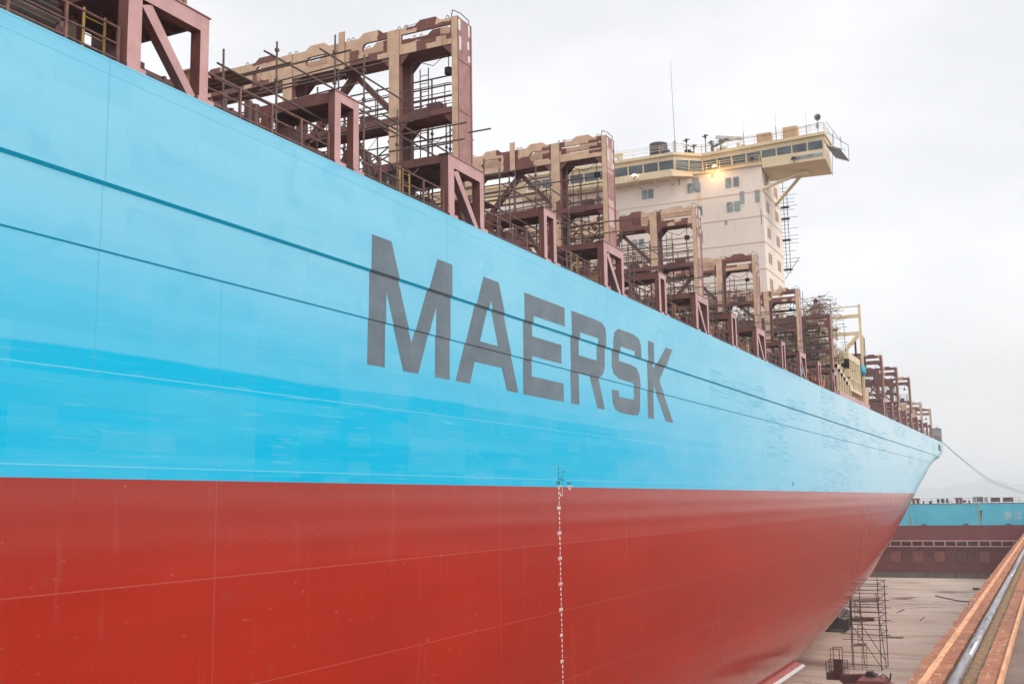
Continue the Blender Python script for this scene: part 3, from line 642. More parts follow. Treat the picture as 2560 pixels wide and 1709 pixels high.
for i, y in enumerate(YR2):
    if i == 0: protoB.location.y = y; o = protoB
    else: o = copy_tree(protoB, ship, y-YR2[0])
    o['label'] = 'bare dark red lashing frame aft of the funnel, number %d from the lifeboat' % (i+1); o['group'] = 'lashing frames along the deck'
for i, y in enumerate(YR3):
    if i == 0: protoC.location.y = y; o = protoC
    else: o = copy_tree(protoC, ship, y-YR3[0])
    o['label'] = ['low tan lashing frame near the stern', 'last low tan lashing frame at the stern'][i]; o['group'] = 'lashing frames along the deck'
pm = make_minor(); first = True
for y in [y+5.38 for y in YR[:6]]+[5.9]+[y+5.4-14.7 for y in YR2[1:]]+[179.3, 193.9]:
    if first: pm.location.y = y; y00 = y; first = False; o = pm
    else: o = copy_tree(pm, ship, y-y00)
    o['group'] = 'small support frames on the deck edge'
o = copy_tree(pm, ship, 106.4-y00)
# ---- deck railings, one per gap
def railing(y0, y1):
    b = MB(); n = max(1, round((y1-y0)/1.38)); st = (y1-y0)/n
    for i in range(n+1):
        y = y0+st*i; b.bar((-.15, y, 24.1), (-.15, y, 25.07), .055, .07, (0, 1, 0))
    for z in (25.05, 24.66, 24.30): b.tube((-.15, y0, z), (-.15, y1, z), .022 if z < 25 else .027, 6)
    return b.build('deck_railing', mt['rail'], ship)
segs = []
for y in YR[:6]: segs += [(y+.1, y+5.3), (y+6.7, y+12.05)]
segs = [(11.5, 17.35)]+segs[:-1]
segs += [(YR[5]+6.7, 106.1), (131, 141.5)]
for y in YR2+YR3[:1]: segs += [(y+.1, y+5.3), (y+6.7, y+12)]
segs += [(YR3[1]+.1, 219.5)]
for a, c_ in segs: railing(a, c_)
# ---- yellow gates, cabinets, small deck gear (fixed)
for i, y in enumerate(YR[:6]):
    b = MB()
    y += (1.25 if i == 0 else 0)
    for q in (0, .62): b.tube((-.95, y-4.3+q, 24.1), (-.95, y-4.3+q, 25.6), .034, 6)
    for z in (24.6, 25.0, 25.4): b.tube((-.95, y-4.3, z), (-.95, y-3.68, z), .016, 5)
    b.build('yellow_ladder', mt['yellow'], ship); y -= (1.25 if i == 0 else 0)
    b = MB(); b.box(-2.2, -1.6, y+1.2, y+1.8, 24.1, 25.75); b.box(-2.25, -1.55, y+1.15, y+1.85, 25.75, 25.8); b.box(-1.6, -1.57, y+1.25, y+1.75, 24.4, 25.6)
    b.build('deck_cabinet', mt['crate'] if i % 2 == 0 else mt['brown'], ship)
    b = MB(); rr = random.Random(i)
    for q in range(6):
        yy = y+rr.uniform(1.5, 11.5); b.tube((-2.3, yy, 24.1), (-2.3, yy, 24.1+rr.uniform(1.2, 2.2)), rr.uniform(.06, .16), 8); b.box(-2.6, -2.0, yy-.3, yy+.3, 25.0, 25.1+rr.random()*.2)
    build_pieces(b, 'deck_vent', mt['coaming'], ship)
    # hatch cover pack with ribbed side
    b = MB(); b.box(-44, -3.6, y+1.0, y+12.0, 25.95, 26.3)
    for q in range(12): b.box(-3.6, -3.5, y+1.2+q*.95, y+1.3+q*.95, 25.9, 26.3)
    b.build('hatch_cover', mt['coaming'], ship)
# ------------------------------------------------------------------ accommodation tower
b = MB(); b.box(-41.5, -6.5, 110, 118.6, 24.1, 48.3)
tower = b.build('deckhouse', mt['tower'], ship)
b = MB()
for z in (45.6, 42.98, 40.25, 37.45, 34.7, 31.9, 29.1): b.box(-41.52, -6.46, 109.965, 118.62, z, z+.045)
b.build('deck_seam', mt['crate'], tower)
def window(face, a, z, wd=.50, hg=.92):
    f, g = MB(), MB()
    def ring(cx, cz, hw, hh, d0, d1, bl):
        pts = []
        c_ = min(hw, hh)*.35
        for sx, sz, st in ((1, 1, 0), (-1, 1, 1), (-1, -1, 2), (1, -1, 3)):
            for q in range(4): an = PI/2*st+PI/2*q/3; pts.append((cx+sx*(hw-c_)+c_*math.cos(an), cz+sz*(hh-c_)+c_*math.sin(an)))
        n = len(pts)
        def P(u, v, d): return (u, 110-d, v) if face == 'front' else (-6.5+d, u, v)
        for i in range(n): u, v = pts[i], pts[(i+1) % n]; bl.quad([P(*u, d0), P(*v, d0), P(*v, d1), P(*u, d1)])
        bl.quad([P(*u, d1) for u in pts])
    ring(a, z, wd/2+.07, hg/2+.07, 0, .05, f); ring(a, z, wd/2, hg/2, .05, .056, g)
    fo = f.build('window', mt['grey'] if face == 'front' else mt['crate'], tower); g.build('pane', mt['glass2'] if face == 'front' else mt['glass3'], fo)
for z, zs in ((46.95, None), (44.3, None), (41.55, None), (38.85, None), (36.15, None), (33.4, None), (30.7, None)):
    for y in (111.6, 112.4, 115.8, 116.6): window('side', y, z, .40, .98)
for x in (-19.2, -18.5, -14.1, -13.3, -10.0, -9.17, -24.5, -23.7): window('front', x, 46.95)
for x in (-9.96, -9.17, -13.2): window('front', x, 44.34)
for x in (-20.5, -19.7): window('front', x, 41.6)
for (x, z, a, c_) in ((-8.63, 45.15, .5, 1.35), (-7.06, 45.1, .52, 1.35), (-10.44, 42.7, .30, .45), (-13.1, 41.5, .3, 1.3), (-13.5, 47.3, .75, 1.5), (-11.65, 48.0, .35, .5), (-6.75, 42.9, .10, 1.6), (-15.3, 47.9, .2, .9)):
    b = MB(); b.box(x-a/2, x+a/2, 109.994, 110.02, z-c_/2, z+c_/2); b.build('primer_patch', mt['grey'], tower)
# wheelhouse
b = MB()
def prism(b, pts, z0, z1):
    n = len(pts)
    b.quad([(p[0], p[1], z0) for p in pts]); b.quad([(p[0], p[1], z1) for p in reversed(pts)])
    for i in range(n): p, q = pts[i], pts[(i+1) % n]; b.quad([(p[0], p[1], z0), (q[0], q[1], z0), (q[0], q[1], z1), (p[0], p[1], z1)])
def foot(o, tip=0.0): return [(tip, 109.95-o), (-12.9, 110.95-o-.0), (-15.4, 108.95-o), (-32.6, 108.95-o), (-35.1, 110.95-o), (-48-tip, 109.95-o), (-48-tip, 113.6), (tip, 113.6)]
prism(b, foot(.35, .12), 50.45, 50.75); prism(b, foot(.05), 49.98, 50.449)
wheel = b.build('wheelhouse', mt['beige'], ship)
b = MB(); prism(b, [(p[0]-(.1 if i in (0, 7) else 0), p[1]+(.22 if i < 6 else -.1)) for i, p in enumerate(foot(0))], 48.32, 49.979); b.build('wheelhouse_wall', mt['beige'], wheel)
fr = foot(-.02)
def strip_windows(p, q, n, z0, z1, m='glass', post=.13, ofs=.17):
    p = Vector((p[0], p[1], 0)); q = Vector((q[0], q[1], 0)); L = (q-p); u = L.normalized(); nrm = Vector((u.y, -u.x, 0))
    if nrm.y > 0: nrm = -nrm
    for i in range(n):
        a = p+L*(i/n)+u*post/2; c_ = p+L*((i+1)/n)-u*post/2
        b = MB(); b.hexa([tuple(a+nrm*(ofs-.22))[:2]+(z0,), tuple(c_+nrm*(ofs-.22))[:2]+(z0,), tuple(c_+nrm*(-.28))[:2]+(z0,), tuple(a+nrm*(-.28))[:2]+(z0,),
                          tuple(a+nrm*(ofs-.12))[:2]+(z1,), tuple(c_+nrm*(ofs-.12))[:2]+(z1,), tuple(c_+nrm*(-.28))[:2]+(z1,), tuple(a+nrm*(-.28))[:2]+(z1,)])
        b.build('bridge_window', mt[m], wheel)
    for i in range(n+1):
        b = MB(); a = p+L*(i/n); b.bar((a.x+nrm.x*.0, a.y+nrm.y*.0, z0-.05), (a.x+nrm.x*.08, a.y+nrm.y*.08, z1+.02), post*.9, .12, (0, 1, 0))
        b.build('mullion', mt['beige'], wheel)
strip_windows((-.15, 109.95), (-12.9, 110.95), 8, 49.08, 49.98)
strip_windows((-12.95, 110.9), (-15.35, 109.0), 2, 48.95, 49.98)
strip_windows((-15.45, 108.98), (-32.6, 108.98), 10, 48.9, 49.98)
b = MB()   # wing parapet and sloped soffit, centre parapet
b.hexa([(0, 109.92, 48.0), (-6.4, 109.98, 48.0), (-6.4, 113.4, 47.45), (0, 113.4, 47.3), (0, 109.92, 49.07), (-6.4, 109.98, 49.07), (-6.4, 113.4, 49.07), (0, 113.4, 49.07)])
b.box(-6.42, -13.7, 109.7, 110.6, 48.3, 48.42)
b.hexa([(-13.7, 109.75, 48.1), (-15.6, 108.4, 48.1), (-15.6, 108.6, 48.1), (-13.7, 109.95, 48.1), (-13.7, 109.75, 48.5), (-15.6, 108.4, 48.85), (-15.6, 108.6, 48.85), (-13.7, 109.95, 48.5)])
b.box(-15.6, -32.6, 108.4, 108.55, 48.1, 48.85); b.box(-15.6, -32.6, 108.551, 110, 48.1, 48.25)
b.hexa([(-15.6, 108.56, 48.1), (-13.7, 109.96, 48.1), (-13.7, 110, 48.1), (-15.6, 110, 48.1), (-15.6, 108.56, 48.2), (-13.7, 109.96, 48.2), (-13.7, 110, 48.2), (-15.6, 110, 48.2)])
for i in range(9): b.bar((-15.9-i*1.8, 108.6, 48.05), (-15.9-i*1.8, 109.95, 47.6), .08, .14)
b.build('bridge_wing', mt['beige'], wheel)
b = MB(); b.box(-.25, -3.0, 109.895, 109.93, 48.34, 48.68); b.build('bridge_window', mt['glass2'], wheel)
b = MB(); b.tube((-2.6, 112.2, 47.6), (-6.5, 116.2, 45.6), .17, 10); b.tube((-2.6, 112.2, 47.6), (-6.5, 110.3, 45.9), .17, 10); b.box(-3.0, -2.1, 111.8, 112.8, 47.25, 47.6); b.build('wing_strut', mt['beige'], wheel)
def guard(pts, h=1.05, m='beige', name='guard_rail', par=None, r_=.022, mids=(.4, .72)):
    b = MB()
    for p, q in zip(pts, pts[1:]):
        p = Vector(p); q = Vector(q); n = max(1, round((q-p).length/1.5))
        for i in range(n+1): a = p+(q-p)*(i/n); b.tube(a, a+Vector((0, 0, h)), r_, 5)
        for hh in (*mids, h): b.tube(p+Vector((0, 0, hh)), q+Vector((0, 0, hh)), r_*.9, 5)
    return b.build(name, mt[m], par)
guard([(-6.6, 109.75, 48.42), (-13.6, 109.75, 48.42), (-15.3, 108.6, 48.8)], .95, 'beige', 'guard_rail', wheel, .028)
guard([(.05, 113, 50.75), (.05, 109.7, 50.75), (-12.9, 110.65, 50.75), (-15.4, 108.7, 50.75), (-32, 108.7, 50.75)], .95, 'beige', 'guard_rail', wheel, .024)
def tl(name, b, m, lab=None, smooth=False, par=None):
    o = b.build(name, m, par or ship, smooth)
    if lab: o['label'] = lab
    return o
for (x, z0, z1) in ((-6.1, 50.75, 51.75), (-3.4, 50.75, 52.0)):
    b = MB(); b.box(x-.75, x+.7, 110.2, 111.2, z0, z1); b.box(x-.78, x+.73, 110.17, 110.2, z0, z1)
    tl('roof_crate', b, mt['crate'])
b = MB(); b.tube((-.6, 110.4, 50.75), (-.7, 110.4, 51.5), .05, 6); b.tube((-.7, 110.4, 51.5), (-.7, 110.4, 51.9), .17, 10); b.tube((-.7, 110.4, 51.9), (-.65, 110.4, 52.3), .05, 6)
b.tube((-.65, 110.55, 52.55), (-.60, 110.1, 52.5), .30, 14, .34); o = tl('searchlight', b, mt['grey'])
b = MB(); b.tube((-.60, 110.1, 52.5), (-.60, 110.085, 52.5), .26, 14); b.build('lens', mt['black'], o)
b = MB(); b.tube((-18.25, 112.5, 50.75), (-18.25, 112.5, 53.15), 1.0, 24); b.tube((-17.3, 112.2, 50.75), (-17.3, 112.2, 52.2), .45, 14); b.tube((-20.6, 111.5, 51.05), (-14, 111.5, 51.25), .18, 8)
tl('mast_housing', b, mt['black'], None, True)
b = MB(); b.tube((-11.7, 110.8, 50.75), (-11.7, 110.8, 51.7), .10, 8); b.bar((-11.9, 110.8, 51.2), (-9.9, 110.8, 52.0), .18); b.box(-10.4, -9.5, 110.6, 111, 51.75, 51.95); tl('radar_mount', b, mt['black'])
b = MB(); b.bar((-11.4, 111.2, 52.45), (-8.4, 110.3, 51.55), .28, .36); tl('radar_scanner', b, mt['white'])
b = MB(); b.tube((-15.6, 110, 50.75), (-15.6, 110, 52.4), .13, 8); b.tube((-15.6, 110, 52.4), (-15.75, 110, 61.5), .04, 6, .02); tl('whip_antenna', b, mt['grey'])
for i, x in enumerate((-14.6, -13.8, -12.5, -11.9, -10.9, -8.4, -5.0, -1.9, -22.5)):
    rr = random.Random(i); h = rr.uniform(.9, 2.0); b = MB(); b.tube((x, 110.9, 50.75), (x, 110.9, 50.75+h), .05, 6)
    if i < 5: b.tube((x-.35, 110.9, 50.7+h), (x+.35, 110.9, 50.8+h), .06, 6); b.box(x-.1, x+.1, 110.8, 111, 50.5+h, 50.9+h)
    else: b.tube((x, 110.9, 50.7+h), (x, 110.9, 52.2+h), .015, 4)
    tl('antenna_post', b, mt['black'] if i < 5 else mt['grey'])
b = MB()
for i in range(9): b.box(-23.2+rr.uniform(0, 1.4), -22.2+rr.uniform(0, .6), 111, 111.5, 50.75+i*.18, 50.9+i*.18)
tl('roof_locker', b, mt['beige'])
rr = random.Random(31)
for i in range(12):
    x = -rr.uniform(5, 23); h = rr.uniform(.25, .8); b = MB(); b.box(x, x+rr.uniform(.2, .7), 110.9, 111.5, 50.75, 50.75+h)
    if i % 2: b.tube((x+.1, 111.2, 50.75+h), (x+.1, 111.2, 51.2+h), .05, 5); b.bar((x-.2, 111.2, 51.2+h), (x+.5, 111.2, 51.25+h), .06)
    tl('roof_fitting', b, mt['beige' if i % 3 else 'black'])
b = MB(); b.path([(-.1, 109.6, 51.7), (-5, 109.9, 51.35), (-9, 110.2, 51.6), (-12.9, 110.5, 51.4), (-15.5, 108.7, 51.8)], .02, 4); tl('loose_cable', b, mt['black'])
# lamps
def flood(x, y, z, m, nm='floodlight'):
    b = MB(); b.bar((x, y, z-.45), (x, y, z-.1), .06); b.box(x-.28, x+.28, y-.12, y+.12, z-.1, z-.02); o = tl(nm, b, mt['black'])
    b = MB(); b.ell((x, y-.03, z+.06), .24, .15, .15, 10, 6); b.build('lamp_glass', mt[m], o); return o
o = flood(-11.29, 109.55, 48.72, 'lamp_orange'); o['label'] = 'lit orange floodlight on the wall top'
o = flood(-19.66, 108.15, 48.6, 'lamp_white'); o['label'] = 'lit white floodlight'
flood(-7.3, 109.5, 49.0, 'black'); flood(-3.1, 109.6, 48.4, 'black')
ld = bpy.data.lights.new('floodlight_glow', 'POINT'); ld.energy = 95; ld.color = (1, .55, .18); ld.shadow_soft_size = .2
lo = bpy.data.objects.new('floodlight_glow', ld); scn.collection.objects.link(lo); lo.location = (-11.29, 109.1, 48.3)
# superstructure base, lifeboat and davits at the ship side
b = MB()
b.box(-6.4, -1.2, 111, 128.5, 24.1, 25.6)
for i in range(6): b.box(-1.2, -.12, 110.2+i*1.5, 110.45+i*1.5, 24.1, 27.3-.28*i); b.box(-1.2, -.12, 110.2+i*1.5, 111.7+i*1.5, 26.9-.28*i, 27.3-.28*i)
b.box(-6.4, -1.25, 110.2, 119, 25.6, 27.0)
base = tl('side_house', b, mt['beige'])
b = MB()
b.box(-5.5, -.1, 117.5, 125.2, 28.6, 29.3); b.box(-5.5, -.1, 117.5, 125.2, 25.3, 25.6); b.box(-5.5, -.1, 117.5, 125.2, 26.5, 26.7)
for i in range(7): b.box(-.9, -.1, 117.5+i*1.2, 117.82+i*1.2, 25.6, 28.6)
b.box(-5.5, -4.9, 117.5, 125.2, 25.6, 28.6); b.box(-5.5, -.1, 117.5, 117.7, 27.6, 28.6)
b.build('colonnade', mt['beige'], base)
b = MB(); b.box(-2.2, -.15, 127.3, 130.2, 24.4, 26.25); b.box(-2.3, -.10, 127.2, 130.3, 25.5, 26.35); b.build('locker_house', mt['crate'], base)
b = MB(); b.box(-.28, .03, 109.9, 122.2, 24.1, 24.62); b.box(-.28, .03, 122.6, 129.7, 24.1, 24.62); tl('bulwark', b, mt['pink'])
b = MB(); b.ell((-1.2, 114.6, 29.3), .95, 3.2, .62, 18, 9); b.box(-1.95, -.45, 112.2, 117.0, 29.25, 29.9); b.ell((-1.2, 114.9, 29.9), .7, 2.1, .45, 16, 8)
boat = b.build('lifeboat', mt['white'], None, True); tag(boat, 'white covered lifeboat behind the scaffolding beside the tower foot', 'lifeboat')
b = MB(); b.ell((-1.2, 114.6, 29.25), .97, 3.22, .14, 18, 5); b.build('rubbing_band', mt['beige'], boat)
b = MB()
for y in (112.2, 117.6):
    b.bar((-3.4, y, 25.6), (-3.4, y, 31.4), .3); b.bar((-3.4, y, 31.4), (-.9, y, 31.9), .28); b.bar((-2.9, y, 27.6), (-.6, y, 28.4), .3); b.tube((-1.1, y, 31.8), (-1.1, y, 29.9), .03, 5)
b.box(-4.5, -.6, 111.5, 118.5, 27.4, 27.6)
tl('boat_davit', b, mt['beige'])
b = MB()
for (p, q, s_) in (((0, 126.3, 24.5), (0, 126.3, 35.7), .26), ((-6, 126.3, 34.4), (-.14, 126.3, 34.4), .34), ((-6, 126.3, 35.5), (-.14, 126.3, 35.5), .12), ((-6, 126.3, 32.45), (-.14, 126.3, 32.45), .36), ((-.3, 126.3, 32.2), (-1.8, 126.3, 30.6), .36), ((-6, 126.3, 24.5), (-6, 126.3, 36), .26), ((-.0, 127.6, 30), (-.0, 127.6, 32.3), .2)): b.bar(p, q, s_)
tl('beige_portal', b, mt['beige'])
b = MB(); b.bar((-.05, 128, 28.6), (-.05, 128, 32.1), .36); b.bar((-.9, 128, 28.6), (-.9, 128, 32.1), .2); b.bar((-1.9, 128, 30.2), (0, 128, 30.2), .3); b.bar((-.05, 128, 28.7), (-.9, 128, 28.0), .3); tl('stores_frame', b, mt['darkred'])
b = MB(); b.tube((-4.6, 120, 25), (-4.6, 120, 32.6), .4, 12); o = tl('provision_crane', b, mt['beige'])
b = MB(); b.bar((-4.55, 120, 32.0), (-3.5, 120, 35.4), .42, .5); b.build('boom', mt['beige'], o)
b = MB(); b.tube((-3.55, 119.7, 35.4), (-3.55, 120.3, 35.4), .25, 10); b.tube((-3.4, 120, 35.3), (-3.1, 120, 34.5), .07, 6); b.build('boom_head', mt['black'], o)
# casing / clutter volume behind the side house
b = MB(); b.box(-9, -6.6, 119.4, 130, 24.1, 31.5); b.box(-8.4, -6.8, 124, 128, 31.5, 33); b.tube((-7.5, 121.5, 31.5), (-7.5, 121.5, 33.2), .5, 12)
for i in range(8): b.box(-6.6, -6.45, 119.6+i*1.3, 119.75+i*1.3, 24.1, 31.5)
tl('engine_casing', b, mt['beige'])
# stern box (grey) with lamp on top
b = MB(); b.box(-1.6, -.05, 218.6, 220.9, 24.12, 26.7); b.box(-1.65, 0, 218.5, 221, 26.7, 26.78); b.box(-.9, -.6, 219.4, 219.9, 26.78, 27.1)
for i in range(6): b.box(-.05, -.02, 218.75+i*.38, 218.8+i*.38, 24.2, 26.65)
tag(b.build('grey_shelter', mt['grey']), 'grey ribbed box cabin standing on the stern corner of the blue ship', 'cabin')
b = MB(); b.box(-40, -4, 206, 219, 24.1, 24.9); b.box(-30, -6, 210, 216, 24.9, 26); tl('mooring_deck_gear', b, mt['coaming'])
# ------------------------------------------------------------------ scaffolds
TUBE = .030
def pole_obj(p, q, par, m='pipe', nm='scaffold_tube', r_=TUBE):
    b = MB(); b.tube(p, q, r_, 6); return b.build(nm, mt[m], par)
def lash_scaffold(i, yr, dense):
    rr = random.Random(100+i)
    ORD = ['nearest', 'second', 'third', 'fourth', 'fifth', 'sixth'][i]
    t = thing('scaffold', (-1, yr-6, 24.1), 'rusty tube scaffold on the deck edge before the %s whole lashing frame' % (['first', 'second', 'third', 'fourth', 'fifth', 'sixth'][i]), 'scaffold', 'tube scaffolds around the lashing frames')
    P = []
    dl = [(-13.3, 26.3), (-11.1, 27.35), (-8.3, 28.65), (-6.7, 28.6), (-4.7, 27.4), (-1.05, 28.65)]
    for k_, (d, zt) in enumerate(dl):
        d += rr.uniform(-.15, .15) if i else 0; zt += rr.uniform(-.3, .4) if i else 0
        P.append(((-.8, yr+d, 24.1), (-.8+rr.uniform(-.03, .03), yr+d, zt)))
        if k_ % 2: P.append(((-2.6, yr+d, 24.1), (-2.6, yr+d, zt-rr.uniform(.4, 1.2))))
    for (a, c_, z0, z1) in ((-13.5, -7.9, 25.85, 25.75), (-11.6, -6.2, 26.9, 26.95), (-9, -4.2, 27.95, 27.9), (-8.5, -4.5, 26.7, 26.75), (-5.6, -.4, 27.0, 26.95), (-13.6, -8.8, 25.4, 25.45), (-6, -.6, 26.6, 26.55)): P.append(((-.85, yr+a, z0), (-.85, yr+c_, z1)))
    for (yy, z0, xa, xb) in ((-3.4, 27.05, -1.9, 1.15), (-3.45, 26.5, -1.9, 1.1), (-11.1, 26.6, -4.2, -.3), (-8.3, 28.0, -5.5, -.2), (-8.3, 27.3, -6, -.4), (-6.7, 28.2, -5, .1), (-4.7, 26.9, -4, -.2), (-1.1, 27.6, -3.5, .9)): P.append(((xa, yr+yy, z0-.02), (xb, yr+yy, z0+rr.uniform(-.04, .04))))
    P.append(((-.9, yr-9.4, 24.9), (-.9, yr-6.6, 26.6))); P.append(((-2.3, yr-5.4, 25), (-2.3, yr-2.8, 26.6)))
    # behind: platform grid between the frames, standing by the girder
    gy = yr+YB+.55
    for x in (-1.1, -2.0, -3.9, -6.0): P.append(((x, gy, 24.4), (x, gy, 30.4-rr.random()*.8)))
    for z in (27.2, 27.6, 28.6, 29.0, 29.45, 29.9, 30.25): P.append(((-6.6-rr.random(), gy, z), (-.4-rr.random()*.3, gy, z+.02)))
    for x in (-1.4, -3.4): P.append(((x, gy-.1, 26.4), (x+.1, gy+1.4, 26.9)))
    gx_ = [-.7, -2.3, -3.9, -5.5, -7.1, -8.7]
    for yy in (yr+1.35, yr+2.7):
        for x in gx_:
            if rr.random() < .75 or x == -.7: P.append(((x, yy, 24.3), (x+rr.uniform(-.05, .05), yy, rr.uniform(27.6, 31.2) if x < -.7 else 27.4)))
        for z in (25.4, 26.3, 27.2, 28.2, 29.1, 30.0):
            if rr.random() < .7: P.append(((-9.0+rr.random(), yy, z), (rr.uniform(-3, -.5) if z < 27 else rr.uniform(-4.4, -2.6), yy, z+rr.uniform(-.06, .06))))
    for q in range(5): yy = yr+rr.uniform(1.2, 2.8); x = rr.uniform(-7, -1); z = rr.uniform(25, 28.5); P.append(((x, yy, z), (x+rr.choice((-1, 1))*rr.uniform(1, 2), yy, z+rr.uniform(.8, 1.8))))
    gy2 = yr-3.1
    for x in (-4.3, -7.1, -9.6): P.append(((x, gy2, 24.3), (x, gy2, 30.0+rr.random()*1.2)))
    for z in (27.0, 28.3, 29.3, 30.2): P.append(((-9.8, gy2, z-.15), (-2.6-rr.random(), gy2, z+.1)))
    for p, q in P:
        b = MB(); b.tube(p, q, TUBE, 6)
        if abs(p[2]-q[2]) > 2:
            for z in (25.0, 26.2, 27.1, 28.1):
                if z < q[2]-.2: b.box(p[0]-.045, p[0]+.045, p[1]-.05, p[1]+.05, z-.045, z+.045)
        b.build('scaffold_tube', mt['pipe'], t)
    b = MB()
    for q in range(4): b.box(-2.6, -.9, yr-12.9+q*.26, yr-12.68+q*.26, 25.86, 25.90)
    for q in range(3): b.box(-3.2, -1.0, yr-7.6+q*.26, yr-7.38+q*.26, 26.74, 26.78)
    build_pieces(b, 'plank', mt['plank'], t)
for i, y in enumerate(YR[1:6]): lash_scaffold(i, y, i < 2)
# dense birdcage scaffold round the dark red frame, tower foot and lifeboat
t = thing('scaffold', (-2, 112, 24.1), 'dense cage of scaffold tubes round the dark red frame and lifeboat beside the tower', 'scaffold')
TT_ = []; rr = random.Random(5)
for y in (105.2, 107.0, 109.4, 111.5, 114, 116.5, 119):
    for x in (-.6, -2.2, -4.2, -5.8):
        TT_.append(((x, y, 24.4), (x+rr.uniform(-.1, .1), y, 30.5+rr.random()*3.6 if rr.random() < .75 else 28), .028, 5))
    for z in [25.5+.95*q for q in range(9)]:
        if rr.random() < .85: TT_.append(((-6.2, y, z), (rr.uniform(-.4, .4), y, z+rr.uniform(-.05, .05)), .026, 5))
for x in (-.6, -2.2, -4.2):
    for z in [25.5+.95*q for q in range(9)]:
        if rr.random() < .8: TT_.append(((x, 104.8, z), (x, rr.uniform(116, 119.6), z), .026, 5))
for q in range(22):
    y = rr.uniform(105, 118); z = rr.uniform(25, 31); x = rr.choice((-.6, -2.2, -4.2)); TT_.append(((x, y, z), (x, y+rr.uniform(-2.5, 2.5), z+rr.uniform(.8, 2)), .026, 5))
for p_, q_, r_, n_ in TT_[:100]: pole_obj(p_, q_, t, 'darkpipe', 'scaffold_tube', r_)
b = MB()
for p_, q_, r_, n_ in TT_[100:]: b.tube(p_, q_, r_, n_)
b.build('scaffold_tubes', mt['darkpipe'], t)['kind'] = 'stuff'
b = MB()
for q in range(26):
    y = rr.choice((105.3, 107.2, 109.6, 111.7, 114.2, 116.6)); z = 25.5+.95*rr.randrange(8); b.box(-5.9, -rr.uniform(.5, 3), y, y+rr.uniform(.6, 1.6), z+.04, z+.09)
build_pieces(b, 'plank', mt['plank'], t)
b = MB(); rr = random.Random(9)
for q in range(170):
    c_ = Vector((-1.6+rr.gauss(0, .8), 110.5+rr.gauss(0, 1.6), 32.9+rr.gauss(0, .45))); d = Vector((rr.gauss(0, 1), rr.gauss(0, 1), rr.gauss(0, .5))).normalized()*rr.uniform(.2, .7); b.tube(c_-d, c_+d, .022, 4)
tag(b.build('tube_bundle', mt['rail']), 'tangled heap of loose tubes and wire on top of the dark red frame', 'tube heap', None, 'stuff')
rr = random.Random(17); b = MB()
for q in range(46):
    x, y, z = rr.uniform(-5.8, -.9), rr.uniform(111.3, 119), rr.choice((25.8, 27.65, 28.6, 29.6, 30.6)); b.box(x, x+rr.uniform(.15, 1.0), y, y+rr.uniform(.15, 1.3), z, z+rr.uniform(.15, .9))
    if q % 3 == 0: b.tube((x, y, z), (x+rr.uniform(-1, 1), y+rr.uniform(-1.5, 1.5), z+rr.uniform(.5, 2)), rr.uniform(.05, .14), 7)
o = b.build('davit_machinery', mt['beige'], ship); o['kind'] = 'stuff'
b = MB()
for q in range(26):
    x, y, z = rr.uniform(-5.5, -.9), rr.uniform(105.5, 116), rr.uniform(24.4, 31); b.box(x, x+rr.uniform(.1, .8), y, y+rr.uniform(.1, .8), z, z+rr.uniform(.1, .6))
o = b.build('staging_clutter', mt['plank'], ship); o['kind'] = 'stuff'
# scaffold strip on the tower's back edge and at the wing tip
t = thing('scaffold', (-6.2, 119.6, 38), 'thin dark ladder scaffold hanging down the right edge of the tower', 'scaffold')
b = MB(); b.tube((-6.35, 119.4, 38.6), (-6.35, 119.4, 49.3), .035, 5); b.tube((-5.95, 119.4, 38.6), (-5.95, 119.4, 47.8), .035, 5)
rr = random.Random(3)
for z in [39+.42*q for q in range(23)]:
    b.tube((-6.9, 119.4, z), (rr.choice((-5.85, -5.2, -4.9)), 119.4, z+rr.uniform(-.03, .03)), .024, 4)
b.bar((-6.6, 119.4, 38.0), (-5.0, 119.4, 40.2), .05)
for z in (39.0, 42.3, 44.7, 46.0): b.box(-6.9, -5.8, 119.1, 119.8, z, z+.12)
b.build('scaffold_tubes', mt['darkpipe'], t)
t = thing('scaffold', (.6, 111.5, 48.5), 'dark slatted work platform jutting from the tip of the cream bridge wing', 'scaffold')
b = MB()
for q in range(5): b.bar((.15+q*.28, 110.4, 49.45-q*.12), (.15+q*.28+.5, 112.8, 48.75-q*.12), .16, .06)
build_pieces(b, 'plank', mt['darkpipe'], t)
b = MB()
for (p, q) in (((.2, 110.2, 51.9), (1.6, 110.6, 49.6)), ((1.5, 110.4, 48.6), (1.5, 110.4, 50.2)), ((1.9, 112.4, 48.2), (1.9, 112.4, 49.8)), ((.2, 110.2, 50.8), (1.9, 112.4, 49.8)), ((.2, 110.2, 49.5), (1.9, 110.4, 48.7)), ((.1, 113, 47.0), (.3, 113, 51.5)), ((.7, 111, 48.8), (.7, 111, 51.0))): b.tube(p, q, .025, 5)
b.build('scaffold_tubes', mt['darkpipe'], t)
# near top-left: stack of tubes behind the rail
t = thing('tube_stack', (-2.4, 13, 24.1), 'long bundle of dark scaffold tubes stacked behind the deck rail at the top left corner', 'tube stack')
for j in range(14):
    for i in range(3):
        if j == 13 and i > 0: continue
        pole_obj((-2.0-.22*i-.06*(j % 2), 10.6, 25.05+j*.185), (-2.0-.22*i-.06*(j % 2), 17.15+R.random()*.45, 25.05+j*.185), t, 'darkpipe' if (i+j) % 3 else 'pipe', 'scaffold_tube', .085)
b = MB(); b.box(-2.7, -1.8, 12.4, 12.6, 24.1, 24.95); b.box(-2.7, -1.8, 16, 16.2, 24.1, 24.95); b.build('timber_rest', mt['plank'], t)
